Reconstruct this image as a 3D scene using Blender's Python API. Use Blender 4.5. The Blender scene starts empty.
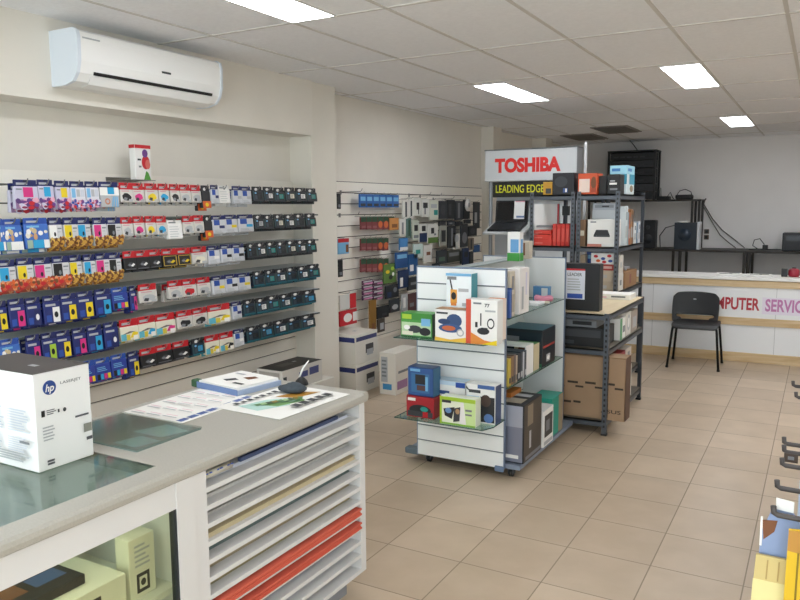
import bpy, bmesh, math, random
from mathutils import Vector, Matrix, Euler
random.seed(7)
sc = bpy.context.scene
COL = sc.collection
R = math.radians

# ------------------------------------------------------------------ camera numbers (measured from the photograph)
F, YAW, PITCH, ROLL, HC = 743.55, -.5156, -.1238, -.0064, 1.685
_fw = Vector((math.sin(YAW)*math.cos(PITCH), math.cos(YAW)*math.cos(PITCH), math.sin(PITCH)))
_rt = Vector((math.cos(YAW), -math.sin(YAW), 0)); _up = _rt.cross(_fw)
RT = math.cos(ROLL)*_rt + math.sin(ROLL)*_up
UP = -math.sin(ROLL)*_rt + math.cos(ROLL)*_up
CAM = Vector((0, 0, HC))
def at(u, v, x=None, y=None, z=None):
    """point of a known plane (wall, shelf, floor ...) seen at a measured spot"""
    d = _fw + RT*((u-400)/F) + UP*((300-v)/F)
    k = (x-CAM.x)/d.x if x is not None else (y-CAM.y)/d.y if y is not None else (z-CAM.z)/d.z
    return CAM + d*k

# ------------------------------------------------------------------ materials
MATS = {}
def lin(h):
    h = h.lstrip('#'); o = []
    for i in (0, 2, 4):
        c = int(h[i:i+2], 16)/255
        o.append(c/12.92 if c <= .04045 else ((c+.055)/1.055)**2.4)
    return (*o, 1)
def mat(hexc, rough=.5, metal=0, n=0, scale=8, bump=0, coat=0):
    key = (hexc, rough, metal, n, scale, bump, coat)
    if key in MATS: return MATS[key]
    m = bpy.data.materials.new('surface_%d' % len(MATS)); m.use_nodes = True
    nt = m.node_tree; b = nt.nodes['Principled BSDF']
    c = lin(hexc)
    b.inputs['Roughness'].default_value = rough; b.inputs['Metallic'].default_value = metal
    b.inputs['Coat Weight'].default_value = coat; b.inputs['Coat Roughness'].default_value = .15
    if n or bump:
        tc = nt.nodes.new('ShaderNodeTexCoord'); no = nt.nodes.new('ShaderNodeTexNoise')
        no.inputs['Scale'].default_value = scale; no.inputs['Detail'].default_value = 6
        nt.links.new(tc.outputs['Object'], no.inputs['Vector'])
        if n:
            cr = nt.nodes.new('ShaderNodeValToRGB')
            cr.color_ramp.elements[0].position = .3; cr.color_ramp.elements[1].position = .7
            cr.color_ramp.elements[0].color = tuple(x*(1-n) for x in c[:3])+(1,)
            cr.color_ramp.elements[1].color = tuple(min(1, x*(1+n)) for x in c[:3])+(1,)
            nt.links.new(no.outputs['Fac'], cr.inputs['Fac']); nt.links.new(cr.outputs['Color'], b.inputs['Base Color'])
        else: b.inputs['Base Color'].default_value = c
        if bump:
            bp = nt.nodes.new('ShaderNodeBump'); bp.inputs['Strength'].default_value = bump; bp.inputs['Distance'].default_value = .01
            nt.links.new(no.outputs['Fac'], bp.inputs['Height']); nt.links.new(bp.outputs['Normal'], b.inputs['Normal'])
    else: b.inputs['Base Color'].default_value = c
    MATS[key] = m; return m
def glass(tint='#e4f2ec', fac=.08, rough=.02):
    key = ('glass', tint, fac, rough)
    if key in MATS: return MATS[key]
    m = bpy.data.materials.new('clear_glass_%d' % len(MATS)); m.use_nodes = True; nt = m.node_tree
    nt.nodes.clear(); o = nt.nodes.new('ShaderNodeOutputMaterial'); mx = nt.nodes.new('ShaderNodeMixShader')
    t = nt.nodes.new('ShaderNodeBsdfTransparent'); t.inputs[0].default_value = lin(tint)
    g = nt.nodes.new('ShaderNodeBsdfGlossy'); g.inputs['Roughness'].default_value = rough
    lw = nt.nodes.new('ShaderNodeLayerWeight'); lw.inputs['Blend'].default_value = .5
    pw = nt.nodes.new('ShaderNodeMath'); pw.operation = 'POWER'; pw.inputs[1].default_value = 5
    ad = nt.nodes.new('ShaderNodeMath'); ad.operation = 'MULTIPLY_ADD'; ad.inputs[1].default_value = .9; ad.inputs[2].default_value = fac+.02; ad.use_clamp = True
    nt.links.new(lw.outputs['Facing'], pw.inputs[0]); nt.links.new(pw.outputs[0], ad.inputs[0]); nt.links.new(ad.outputs[0], mx.inputs[0])
    nt.links.new(t.outputs[0], mx.inputs[1]); nt.links.new(g.outputs[0], mx.inputs[2]); nt.links.new(mx.outputs[0], o.inputs[0])
    MATS[key] = m; return m
def frosted():
    m = bpy.data.materials.new('frosted_shelf'); m.use_nodes = True; nt = m.node_tree; b = nt.nodes['Principled BSDF']; o = nt.nodes['Material Output']
    b.inputs['Base Color'].default_value = lin('#e6e9ea'); b.inputs['Roughness'].default_value = .25
    t = nt.nodes.new('ShaderNodeBsdfTranslucent'); t.inputs[0].default_value = lin('#f0f4f4'); mx = nt.nodes.new('ShaderNodeMixShader'); mx.inputs[0].default_value = .5
    nt.links.new(b.outputs[0], mx.inputs[1]); nt.links.new(t.outputs[0], mx.inputs[2]); nt.links.new(mx.outputs[0], o.inputs[0]); return m
def emit(hexc, s):
    key = ('emit', hexc, s)
    if key in MATS: return MATS[key]
    m = bpy.data.materials.new('lit_diffuser_%d' % len(MATS)); m.use_nodes = True; nt = m.node_tree; b = nt.nodes['Principled BSDF']
    b.inputs['Emission Color'].default_value = lin(hexc); b.inputs['Emission Strength'].default_value = s; b.inputs['Base Color'].default_value = (.8, .8, .8, 1)
    MATS[key] = m; return m
def wood(a, b_, scale=1.2, stretch=(1, 14, 14), rough=.45):
    key = ('wood', a, b_, scale, stretch)
    if key in MATS: return MATS[key]
    m = bpy.data.materials.new('timber_%d' % len(MATS)); m.use_nodes = True; nt = m.node_tree; b = nt.nodes['Principled BSDF']
    tc = nt.nodes.new('ShaderNodeTexCoord'); mp = nt.nodes.new('ShaderNodeMapping'); mp.inputs['Scale'].default_value = stretch
    no = nt.nodes.new('ShaderNodeTexNoise'); no.inputs['Scale'].default_value = scale; no.inputs['Detail'].default_value = 8; no.inputs['Distortion'].default_value = .6
    cr = nt.nodes.new('ShaderNodeValToRGB'); cr.color_ramp.elements[0].color = lin(a); cr.color_ramp.elements[1].color = lin(b_)
    cr.color_ramp.elements[0].position = .35; cr.color_ramp.elements[1].position = .65
    nt.links.new(tc.outputs['Object'], mp.inputs[0]); nt.links.new(mp.outputs[0], no.inputs['Vector'])
    nt.links.new(no.outputs['Fac'], cr.inputs['Fac']); nt.links.new(cr.outputs['Color'], b.inputs['Base Color']); b.inputs['Roughness'].default_value = rough
    MATS[key] = m; return m
def floor_mat():
    m = bpy.data.materials.new('beige_floor_tiles'); m.use_nodes = True; nt = m.node_tree; b = nt.nodes['Principled BSDF']; N = nt.nodes.new; L = nt.links.new
    tc = N('ShaderNodeTexCoord'); sp = N('ShaderNodeSeparateXYZ'); L(tc.outputs['Object'], sp.inputs[0])
    def M(op, a, v=None):
        n_ = N('ShaderNodeMath'); n_.operation = op
        for i, q in enumerate((a, v)):
            if q is None: continue
            if isinstance(q, (int, float)): n_.inputs[i].default_value = q
            else: L(q, n_.inputs[i])
        return n_.outputs[0]
    ds, ids = [], []
    for ax, off in ((0, -1.0195), (1, 3.4742)):
        s = M('DIVIDE', M('SUBTRACT', sp.outputs[ax], off-8), .4)
        fr = M('FRACT', s); ids.append(M('FLOOR', s))
        ds.append(M('MINIMUM', fr, M('SUBTRACT', 1.0, fr)))
    gap = M('LESS_THAN', M('MINIMUM', ds[0], ds[1]), .007)
    cb = N('ShaderNodeCombineXYZ'); L(ids[0], cb.inputs[0]); L(ids[1], cb.inputs[1])
    wn = N('ShaderNodeTexWhiteNoise'); wn.noise_dimensions = '2D'; L(cb.outputs[0], wn.inputs['Vector'])
    no = N('ShaderNodeTexNoise'); no.inputs['Scale'].default_value = 5; no.inputs['Detail'].default_value = 8; L(tc.outputs['Object'], no.inputs['Vector'])
    f = M('ADD', M('MULTIPLY', wn.outputs['Value'], .35), M('MULTIPLY', no.outputs['Fac'], .65))
    cr = N('ShaderNodeValToRGB'); cr.color_ramp.elements[0].color = lin('#bba68d'); cr.color_ramp.elements[1].color = lin('#cdb89f')
    cr.color_ramp.elements[0].position = .3; cr.color_ramp.elements[1].position = .75; L(f, cr.inputs['Fac'])
    mx = N('ShaderNodeMix'); mx.data_type = 'RGBA'; L(gap, mx.inputs[0]); L(cr.outputs['Color'], mx.inputs[6]); mx.inputs[7].default_value = lin('#8f7f6c')
    L(mx.outputs[2], b.inputs['Base Color'])
    rg = M('ADD', M('MULTIPLY', gap, .3), .36); L(rg, b.inputs['Roughness'])
    return m

# ------------------------------------------------------------------ mesh builder
class MB:
    def __init__(s): s.v = []; s.f = []; s.m = []; s.mats = []; s.sm = []
    def mi(s, m):
        if m not in s.mats: s.mats.append(m)
        return s.mats.index(m)
    def face(s, pts, m, smooth=False):
        i = len(s.v); s.v += [tuple(p) for p in pts]; s.f.append(tuple(range(i, i+len(pts)))); s.m.append(s.mi(m)); s.sm.append(smooth)
    def raw(s, vs, fs, m, smooth=False, T=None):
        i = len(s.v); s.v += [tuple(T @ Vector(p)) if T else tuple(p) for p in vs]; k = s.mi(m)
        for f in fs: s.f.append(tuple(i+q for q in f)); s.m.append(k); s.sm.append(smooth)
    def box(s, x0, x1, y0, y1, z0, z1, m, b=0, T=None):
        if x0 > x1: x0, x1 = x1, x0
        if y0 > y1: y0, y1 = y1, y0
        if z0 > z1: z0, z1 = z1, z0
        b = min(b, (x1-x0)*.45, (y1-y0)*.45, (z1-z0)*.45)
        if b <= 0:
            vs = [(x, y, z) for x in (x0, x1) for y in (y0, y1) for z in (z0, z1)]
            fs = [(0, 1, 3, 2), (4, 6, 7, 5), (0, 4, 5, 1), (2, 3, 7, 6), (0, 2, 6, 4), (1, 5, 7, 3)]
            s.raw(vs, fs, m, False, T); return
        bm = bmesh.new(); bmesh.ops.create_cube(bm, size=1)
        for q in bm.verts: q.co = Vector(((x0+x1)/2+q.co.x*(x1-x0), (y0+y1)/2+q.co.y*(y1-y0), (z0+z1)/2+q.co.z*(z1-z0)))
        bmesh.ops.bevel(bm, geom=bm.edges[:], offset=b, segments=2, affect='EDGES', profile=.5)
        s.bm(bm, m, False, T)
    def bm(s, bm, m, smooth=False, T=None):
        bm.verts.index_update()
        s.raw([q.co.copy() for q in bm.verts], [tuple(q.index for q in f.verts) for f in bm.faces], m, smooth, T); bm.free()
    def tube(s, pts, r, m, seg=8, closed=False):
        pts = [Vector(p) for p in pts]; n = len(pts); rings = []; prev = None
        for i, p in enumerate(pts):
            if closed: d = pts[(i+1) % n]-pts[i-1]
            else: d = pts[min(i+1, n-1)]-pts[max(i-1, 0)]
            d.normalize()
            if prev is None: a = d.orthogonal().normalized()
            else: a = (prev-d*prev.dot(d)).normalized()
            prev = a; c = d.cross(a); rr = r[i] if isinstance(r, (list, tuple)) else r
            rings.append([p+a*math.cos(2*math.pi*k/seg)*rr+c*math.sin(2*math.pi*k/seg)*rr for k in range(seg)])
        vs = [q for g in rings for q in g]; fs = []
        for i in range(n if closed else n-1):
            j = (i+1) % n
            for k in range(seg): fs.append((i*seg+k, i*seg+(k+1) % seg, j*seg+(k+1) % seg, j*seg+k))
        if not closed: fs += [tuple(reversed(range(seg))), tuple(range((n-1)*seg, n*seg))]
        s.raw(vs, fs, m, seg > 5)
    def cyl(s, p0, p1, r, m, seg=16): s.tube([p0, p1], r, m, seg)
    def lathe(s, prof, c, m, seg=20):
        vs = []; fs = []; n = len(prof)
        for (r, z) in prof:
            for k in range(seg): vs.append((c[0]+r*math.cos(2*math.pi*k/seg), c[1]+r*math.sin(2*math.pi*k/seg), c[2]+z))
        for i in range(n-1):
            for k in range(seg): fs.append((i*seg+k, i*seg+(k+1) % seg, (i+1)*seg+(k+1) % seg, (i+1)*seg+k))
        fs += [tuple(reversed(range(seg))), tuple(range((n-1)*seg, n*seg))]
        s.raw(vs, fs, m, True)
    def prism(s, poly, fn, h0, h1, m):
        """poly: 2-D outline, fn(a, b, h) -> 3-D"""
        n = len(poly); vs = [fn(a, b, h0) for a, b in poly]+[fn(a, b, h1) for a, b in poly]
        fs = [tuple(reversed(range(n))), tuple(range(n, 2*n))]+[(i, (i+1) % n, n+(i+1) % n, n+i) for i in range(n)]
        s.raw(vs, fs, m)
    def build(s, name, parent=None, loc=None, rot=None, recalc=True):
        me = bpy.data.meshes.new(name); me.from_pydata(s.v, [], s.f)
        for m in s.mats: me.materials.append(m)
        me.polygons.foreach_set('material_index', s.m); me.polygons.foreach_set('use_smooth', s.sm); me.update()
        o = bpy.data.objects.new(name, me); COL.objects.link(o)
        if parent: o.parent = parent
        if loc is not None: o.location = loc
        if rot is not None: o.rotation_euler = rot
        if recalc:
            bm = bmesh.new(); bm.from_mesh(me); bmesh.ops.recalc_face_normals(bm, faces=bm.faces[:]); bm.to_mesh(me); bm.free()
        return o

def tag(o, label=None, cat=None, group=None, kind=None):
    if label: o['label'] = label
    if cat: o['category'] = cat
    if group: o['group'] = group
    if kind: o['kind'] = kind
    return o
def thing(name, label, cat, loc=(0, 0, 0), rz=0, group=None):
    o = bpy.data.objects.new(name, None); COL.objects.link(o); o.empty_display_size = .05
    o.location = loc; o.rotation_euler = (0, 0, rz); return tag(o, label, cat, group)
def struct(o, label=None): return tag(o, label, None, None, 'structure')
ORD = ['zeroth', 'first', 'second', 'third', 'fourth', 'fifth', 'sixth', 'seventh', 'eighth', 'ninth', 'tenth', 'eleventh', 'twelfth', 'thirteenth', 'fourteenth', 'fifteenth', 'sixteenth', 'seventeenth', 'eighteenth', 'nineteenth', 'twentieth'] + ['twenty-'+w for w in ('first', 'second', 'third', 'fourth', 'fifth', 'sixth', 'seventh', 'eighth', 'ninth')] + ['thirtieth', 'thirty-first', 'thirty-second']

_tc = {}
def text_geo(t, bold=0.0, shear=0.0):
    """filled letter outlines of a text, height about 0.7 for capitals at size 1"""
    k = (t, bold, shear)
    if k in _tc: return _tc[k]
    cu = bpy.data.curves.new('letters', 'FONT'); cu.body = t; cu.size = 1; cu.offset = bold; cu.shear = shear; cu.extrude = 0; cu.resolution_u = 4
    o = bpy.data.objects.new('letters', cu); COL.objects.link(o)
    dg = bpy.context.evaluated_depsgraph_get(); dg.update(); me = bpy.data.meshes.new_from_object(o.evaluated_get(dg))
    vs = [v.co.copy() for v in me.vertices]; fs = [tuple(p.vertices) for p in me.polygons]
    bpy.data.objects.remove(o); bpy.data.meshes.remove(me); bpy.data.curves.remove(cu)
    _tc[k] = (vs, fs); return vs, fs
def put_text(mb, t, fn, w=None, h=None, m=None, bold=0, shear=0, origin=(0, 0)):
    """letters fitted into a w x h rectangle; fn(a, b) -> 3-D"""
    vs, fs = text_geo(t, bold, shear)
    x0 = min(v.x for v in vs); x1 = max(v.x for v in vs); y0 = min(v.y for v in vs); y1 = max(v.y for v in vs)
    sx = w/(x1-x0) if w else h/(y1-y0); sy = h/(y1-y0) if h else sx
    mb.raw([fn(origin[0]+(v.x-x0)*sx, origin[1]+(v.y-y0)*sy) for v in vs], fs, m)

# a printed box: local coords, base at z=0, centred; prints sit on its faces
class Carton:
    def __init__(s, w, d, h, m, b=.003):
        s.w, s.d, s.h = w, d, h; s.mb = MB(); s.mb.box(-w/2, w/2, -d/2, d/2, 0, h, m, b)
        s.k = 0
    def pt(s, face, a, b, e=0):
        w, d, h = s.w, s.d, s.h
        return {'-y': (-w/2+a*w, -d/2-e, b*h), '+x': (w/2+e, -d/2+a*d, b*h), '-x': (-w/2-e, d/2-a*d, b*h), '+y': (w/2-a*w, d/2+e, b*h), 't': (-w/2+a*w, -d/2+b*d, h+e)}[face]
    def e(s): s.k += 1; return .0006+.00025*s.k
    def rect(s, face, a0, b0, a1, b1, m):
        e = s.e(); s.mb.face([s.pt(face, a, b, e) for a, b in ((a0, b0), (a1, b0), (a1, b1), (a0, b1))], m); return s
    def poly(s, face, pts, m):
        e = s.e(); s.mb.face([s.pt(face, a, b, e) for a, b in pts], m); return s
    def oval(s, face, a, b, ra, rb, m, n=14):
        return s.poly(face, [(a+ra*math.cos(2*math.pi*i/n), b+rb*math.sin(2*math.pi*i/n)) for i in range(n)], m)
    def lines(s, face, a0, b0, a1, b1, n, m, fill=.45):
        rr = random.Random(n*7+int(a0*100))
        for i in range(n):
            t = b1-(b1-b0)*(i+.5)/n; hh = (b1-b0)/n*fill/2
            s.rect(face, a0, t-hh, a0+(a1-a0)*(.65+.35*rr.random()), t+hh, m)
        return s
    def text(s, face, t, a0, b0, a1, b1, m, bold=0, shear=0):
        e = s.e(); put_text(s.mb, t, lambda a, b: s.pt(face, a, b, e), a1-a0, b1-b0, m, bold, shear, (a0, b0)); return s
    def put(s, name, label, cat, loc, rz=0, group=None, parent=None, kids=()):
        o = s.mb.build(name, parent, loc, (0, 0, rz) if not isinstance(rz, tuple) else rz, recalc=False)
        if not parent: tag(o, label, cat, group)
        return o

# ------------------------------------------------------------------ shared materials
W_WALL = mat('#e9e3d8', .85, n=.025, scale=2.5)
W_PILLAR = mat('#e6e0d4', .8, n=.02, scale=2)
W_CEIL = mat('#f3f3f5', .9, n=.03, scale=40, bump=.15)
W_SLAT = mat('#f2ece1', .6, n=.02, scale=4)
GROOVE = mat('#4a423a', .8)
WHITE = mat('#f0eeea', .45); WHITE2 = mat('#e9eaec', .4); OFFW = mat('#dcd8d0', .5)
BLACK = mat('#161617', .45); BLK2 = mat('#25262a', .5); DGREY = mat('#3a3c40', .5); GREY = mat('#7d8084', .5); LGREY = mat('#b4b6b8', .5)
STEEL = mat('#5b5f66', .42, .55); STEEL_D = mat('#2c2f35', .5, .4); CHROME = mat('#8d8b86', .3, .9)
RED = mat('#c4202a', .4); ORANGE = mat('#d8622a', .45); YELLOW = mat('#e8cc1e', .45); CYAN = mat('#2a9fd0', .45); MAG = mat('#d4307f', .45); GREEN = mat('#4f9a3c', .45)
NAVY = mat('#20275e', .4); BLUE = mat('#2b50a4', .4); LBLUE = mat('#79b4dc', .45); TEAL = mat('#1f8f86', .45); PURP = mat('#6a3a86', .45); LAV = mat('#d6d2e4', .4)
BROWN = mat('#7a4a2a', .5); TAN = mat('#b3906a', .6); CREAM = mat('#e6e0cc', .5); SILVER = mat('#b8bcc4', .35, .3); PINK = mat('#e7a9bd', .45); LIME = mat('#a8c93a', .45); SKIN = mat('#c99b6d', .5)
GLASS = glass('#dcefe6', .05); GLASS_E = mat('#3c5a52', .2)
PAPER = mat('#f2f0ea', .6)
COLS = {'k': BLACK, 'c': CYAN, 'm': MAG, 'y': YELLOW, 'w': WHITE, 'g': LGREY, 'r': RED, 'b': BLUE, 'n': NAVY, 't': TEAL, 'o': ORANGE, 'p': PURP, 'l': LIME, 'e': CREAM}
CNAME = {'k': 'black', 'c': 'cyan', 'm': 'magenta', 'y': 'yellow', 'w': 'white', 'g': 'grey', 'r': 'red', 'b': 'blue', 'n': 'navy', 't': 'teal', 'o': 'orange', 'p': 'purple', 'l': 'lime green', 'e': 'cream'}
SKY, EXPO = 4.4, 0.33
# ================================================================== SETTING
XL, XR, YF, YB, H = -3.92, 2.7, -2.4, 12.45, 2.71
def slab(name, x0, x1, y0, y1, z0, z1, m, label=None):
    mb = MB(); mb.box(x0, x1, y0, y1, z0, z1, m); return struct(mb.build(name), label)
slab('floor', XL-.2, XR+.2, YF-.2, YB+.2, -.1, 0, floor_mat(), 'beige square floor tiles of the shop')
# ceiling with its thin T-bar grid
mb = MB(); mb.box(XL-.2, XR+.2, YF-.2, YB+.2, H, H+.1, W_CEIL)
BAR = mat('#d4d0cb', .6)
for i in range(-4, 9):
    x = -2.028+.6*i
    if XL < x < XR: mb.box(x-.011, x+.011, YF, YB, H-.004, H+.01, BAR)
for j in range(-7, 8):
    y = 4.648+1.2*j
    if YF < y < YB: mb.box(XL, XR, y-.011, y+.011, H-.0045, H+.01, BAR)
struct(mb.build('ceiling'), 'suspended ceiling of off-white tiles in a thin grid')
slab('wall_left', XL-.2, XL, YF-.2, YB+.2, 0, H, W_WALL, 'cream left wall behind the slatwall')
slab('wall_right', XR, XR+.2, YF-.2, YB+.2, 0, H, W_WALL)
slab('wall_back', XL, XR, YB, YB+.2, 0, H, mat('#e6e2df', .85, n=.02, scale=2.5), 'pale grey back wall')
# shop front behind the camera: two big panes in a frame
mb = MB()
for (x0, x1, z0, z1) in ((XL, XR, 2.55, H), (XL, XR, 0, .12)): mb.box(x0, x1, YF-.2, YF, z0, z1, W_WALL)
struct(mb.build('wall_front'))
for i, (x0, x1) in enumerate(((XL, -1.75), (-1.75, .45), (.45, XR))):
    mb = MB(); fr = mat('#8b8f94', .4, .6)
    mb.box(x0, x0+.05, YF-.12, YF-.05, .12, 2.55, fr); mb.box(x1-.05, x1, YF-.12, YF-.05, .12, 2.55, fr)
    mb.box(x0+.05, x1-.05, YF-.12, YF-.05, .12, .17, fr); mb.box(x0+.05, x1-.05, YF-.12, YF-.05, 2.5, 2.55, fr)
    w = struct(mb.build('window_%d' % (i+1)))
    mb = MB(); mb.box(x0+.05, x1-.05, YF-.09, YF-.084, .17, 2.5, glass('#fafdfb', .0)); mb.build('pane', w)
# bulkhead over bay one, pillars
BX = -3.68
slab('trim_1', XL, BX, YF, 5.06, 2.272, H, W_WALL, 'boxed bulkhead above the ink shelves')
slab('trim_2', XL, BX-.02, 5.06, 5.42, 0, H, W_PILLAR, 'square pillar between the two slatwall bays')
slab('trim_3', XL, -3.75, 9.08, 9.36, 0, H, W_PILLAR, 'square pillar behind the tall display stand')
slab('trim_4', XL, at(546, 145, y=11.0).x, 11.0, 11.3, 0, H, W_PILLAR, 'short white pier near the back corner')
mb = MB(); mb.box(XL, XL+.016, 9.36, YB, 0, .1, W_PILLAR); struct(mb.build('baseboard_left'))

# slatwall panels
def slatwall(name, label, y0, y1, z0, z1, off):
    mb = MB(); mb.box(XL+.0015, XL+.008, y0, y1, z0, z1, GROOVE)
    z = off
    while z > z0: z -= .103
    zs = []
    while z < z1: zs.append(z); z += .103
    for q in zs:
        a, b = max(z0, q+.004), min(z1, q+.103-.004)
        if b-a > .01: mb.box(XL+.008, XL+.02, y0, y1, a, b, W_SLAT)
    return tag(mb.build(name), label, 'slatwall')
slatwall('slatwall_panel', 'cream slatwall panel behind the shelves of ink packs', -.6, 5.06, .35, 1.905, 1.825)
slatwall('slatwall_panel', 'cream slatwall panel beyond the pillar, hung with cables and packs', 5.42, 9.08, .35, 1.93, 1.825)

# ceiling troffers
def troffer(x0, y0, label, group=None):
    t = thing('ceiling_light', label, 'ceiling light', (x0+.15, y0+.6, H), 0, group)
    mb = MB(); fr = mat('#e4e2de', .5)
    for a in ((-.15, .15, -.6, -.585), (-.15, .15, .585, .6), (-.15, -.138, -.585, .585), (.138, .15, -.585, .585)): mb.box(*a, -.006, .004, fr)
    mb.build('frame', t)
    mb = MB(); mb.box(-.138, .138, -.585, .585, -.004, .004, emit('#f3f8ff', LIGHT)); mb.build('diffuser', t)
LIGHT = 13
troffer(-2.63, 2.248, 'lit ceiling panel nearest the air conditioner')
troffer(-2.66, 5.95, 'lit ceiling panel in front of the tall red-lettered display stand')
troffer(-1.13, 5.9, 'lit ceiling panel above the aisle, larger of the two right-hand ones')
troffer(-1.13, 9.6, 'lit ceiling panel farthest away, above the service desk')
for (x, y) in ((.37, 2.248), (.37, 5.9), (.37, 9.6), (-2.63, -1.35), (-1.1, -1.35), (.9, -1.35), (1.87, 2.248), (1.87, 5.9)):
    troffer(x, y, 'lit ceiling panel of the shop outside the picture', 'ceiling lights outside the picture')
# dark air vents near the back
for i, (x, y) in enumerate(((-2.63, 9.85), (-3.3, 10.7))):
    t = thing('ceiling_vent', ('dark square air vent in the ceiling before the back wall', 'dark air vent left of its twin, above the tall display stand')[i], 'ceiling vent', (x+.15, y+.45, H))
    mb = MB(); mb.box(-.24, .24, -.44, .44, -.012, .0, mat('#8a847e', .7)); mb.build('frame', t)
    for k in range(7):
        mb = MB(); y_ = -.36+.12*k; mb.box(-.2, .2, y_-.03, y_+.03, -.022, -.012, mat('#6e6862', .7)); mb.build('slat', t)

# ================================================================== AIR CONDITIONER
t = thing('air_conditioner', 'white split air conditioner mounted high on the bulkhead', 'air conditioner', (BX, 3.225, 2.348))
AW = mat('#f6f5f2', .35, coat=.2)
prof = [(0, 0), (.0, .285), (.19, .285), (.215, .27), (.225, .235), (.222, .12), (.205, .06), (.17, .018), (.10, 0)]
mb = MB(); mb.prism(prof, lambda a, b, h: (a, h, b), -.525, .525, AW); mb.build('body', t)
mb = MB(); side = mat('#dfe6ee', .35)
p2 = [(a*1.02, b+(.004 if b > .2 else -.002)) for a, b in prof]
mb.prism(p2, lambda a, b, h: (a, h, b), -.545, -.525, side); mb.build('side_cap', t)
mb = MB(); mb.prism(p2, lambda a, b, h: (a, h, b), .525, .545, side); mb.build('side_cap', t)
mb = MB(); mb.prism([(.207, .056), (.2125, .073), (.2145, .072), (.209, .055)], lambda a, b, h: (a, h, b), -.44, .46, BLACK); mb.build('air_slot', t)
mb = MB(); mb.prism([(.115, -.002), (.17, .012), (.2, .05), (.203, .049), (.173, .009), (.117, -.006)], lambda a, b, h: (a, h, b), -.45, .47, AW); mb.build('louvre', t)
mb = MB(); mb.box(.2255, .2265, .03, .1, .135, .147, DGREY); mb.build('badge', t)
mb = MB(); mb.box(.224, .2262, -.51, -.40, .235, .243, LGREY); mb.build('trim_line', t)

# ================================================================== INK SHELVES (bay one)
SHZ = [1.635, 1.43, 1.222, 1.022, .822]
XS = -3.62
SH = frosted()
words = ['top', 'second', 'third', 'fourth', 'lowest']
for z, w in zip(SHZ, words):
    t = thing('wall_shelf', '%s long frosted pale shelf above hanging ink packs on slatwall' % w, 'shelf', (XL+.02, 2.3, z), 0, 'long frosted shelves of the ink wall')
    mb = MB(); mb.box(0, XS-XL-.0225, -2.5, 2.72, -.010, 0, SH); mb.build('deck', t)
    mb = MB(); mb.box(XS-XL-.022, XS-XL-.014, -2.5, 2.72, -.011, .0005, mat('#4c5654', .3)); mb.build('front_edge', t)
    for y in (-2.0, -.4, 1.2, 2.6):
        mb = MB(); mb.prism([(0, -.012), (.24, -.012), (0, -.05)], lambda a, b, h: (a, h, b), y-.003, y+.003, STEEL); mb.build('bracket', t)

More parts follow.
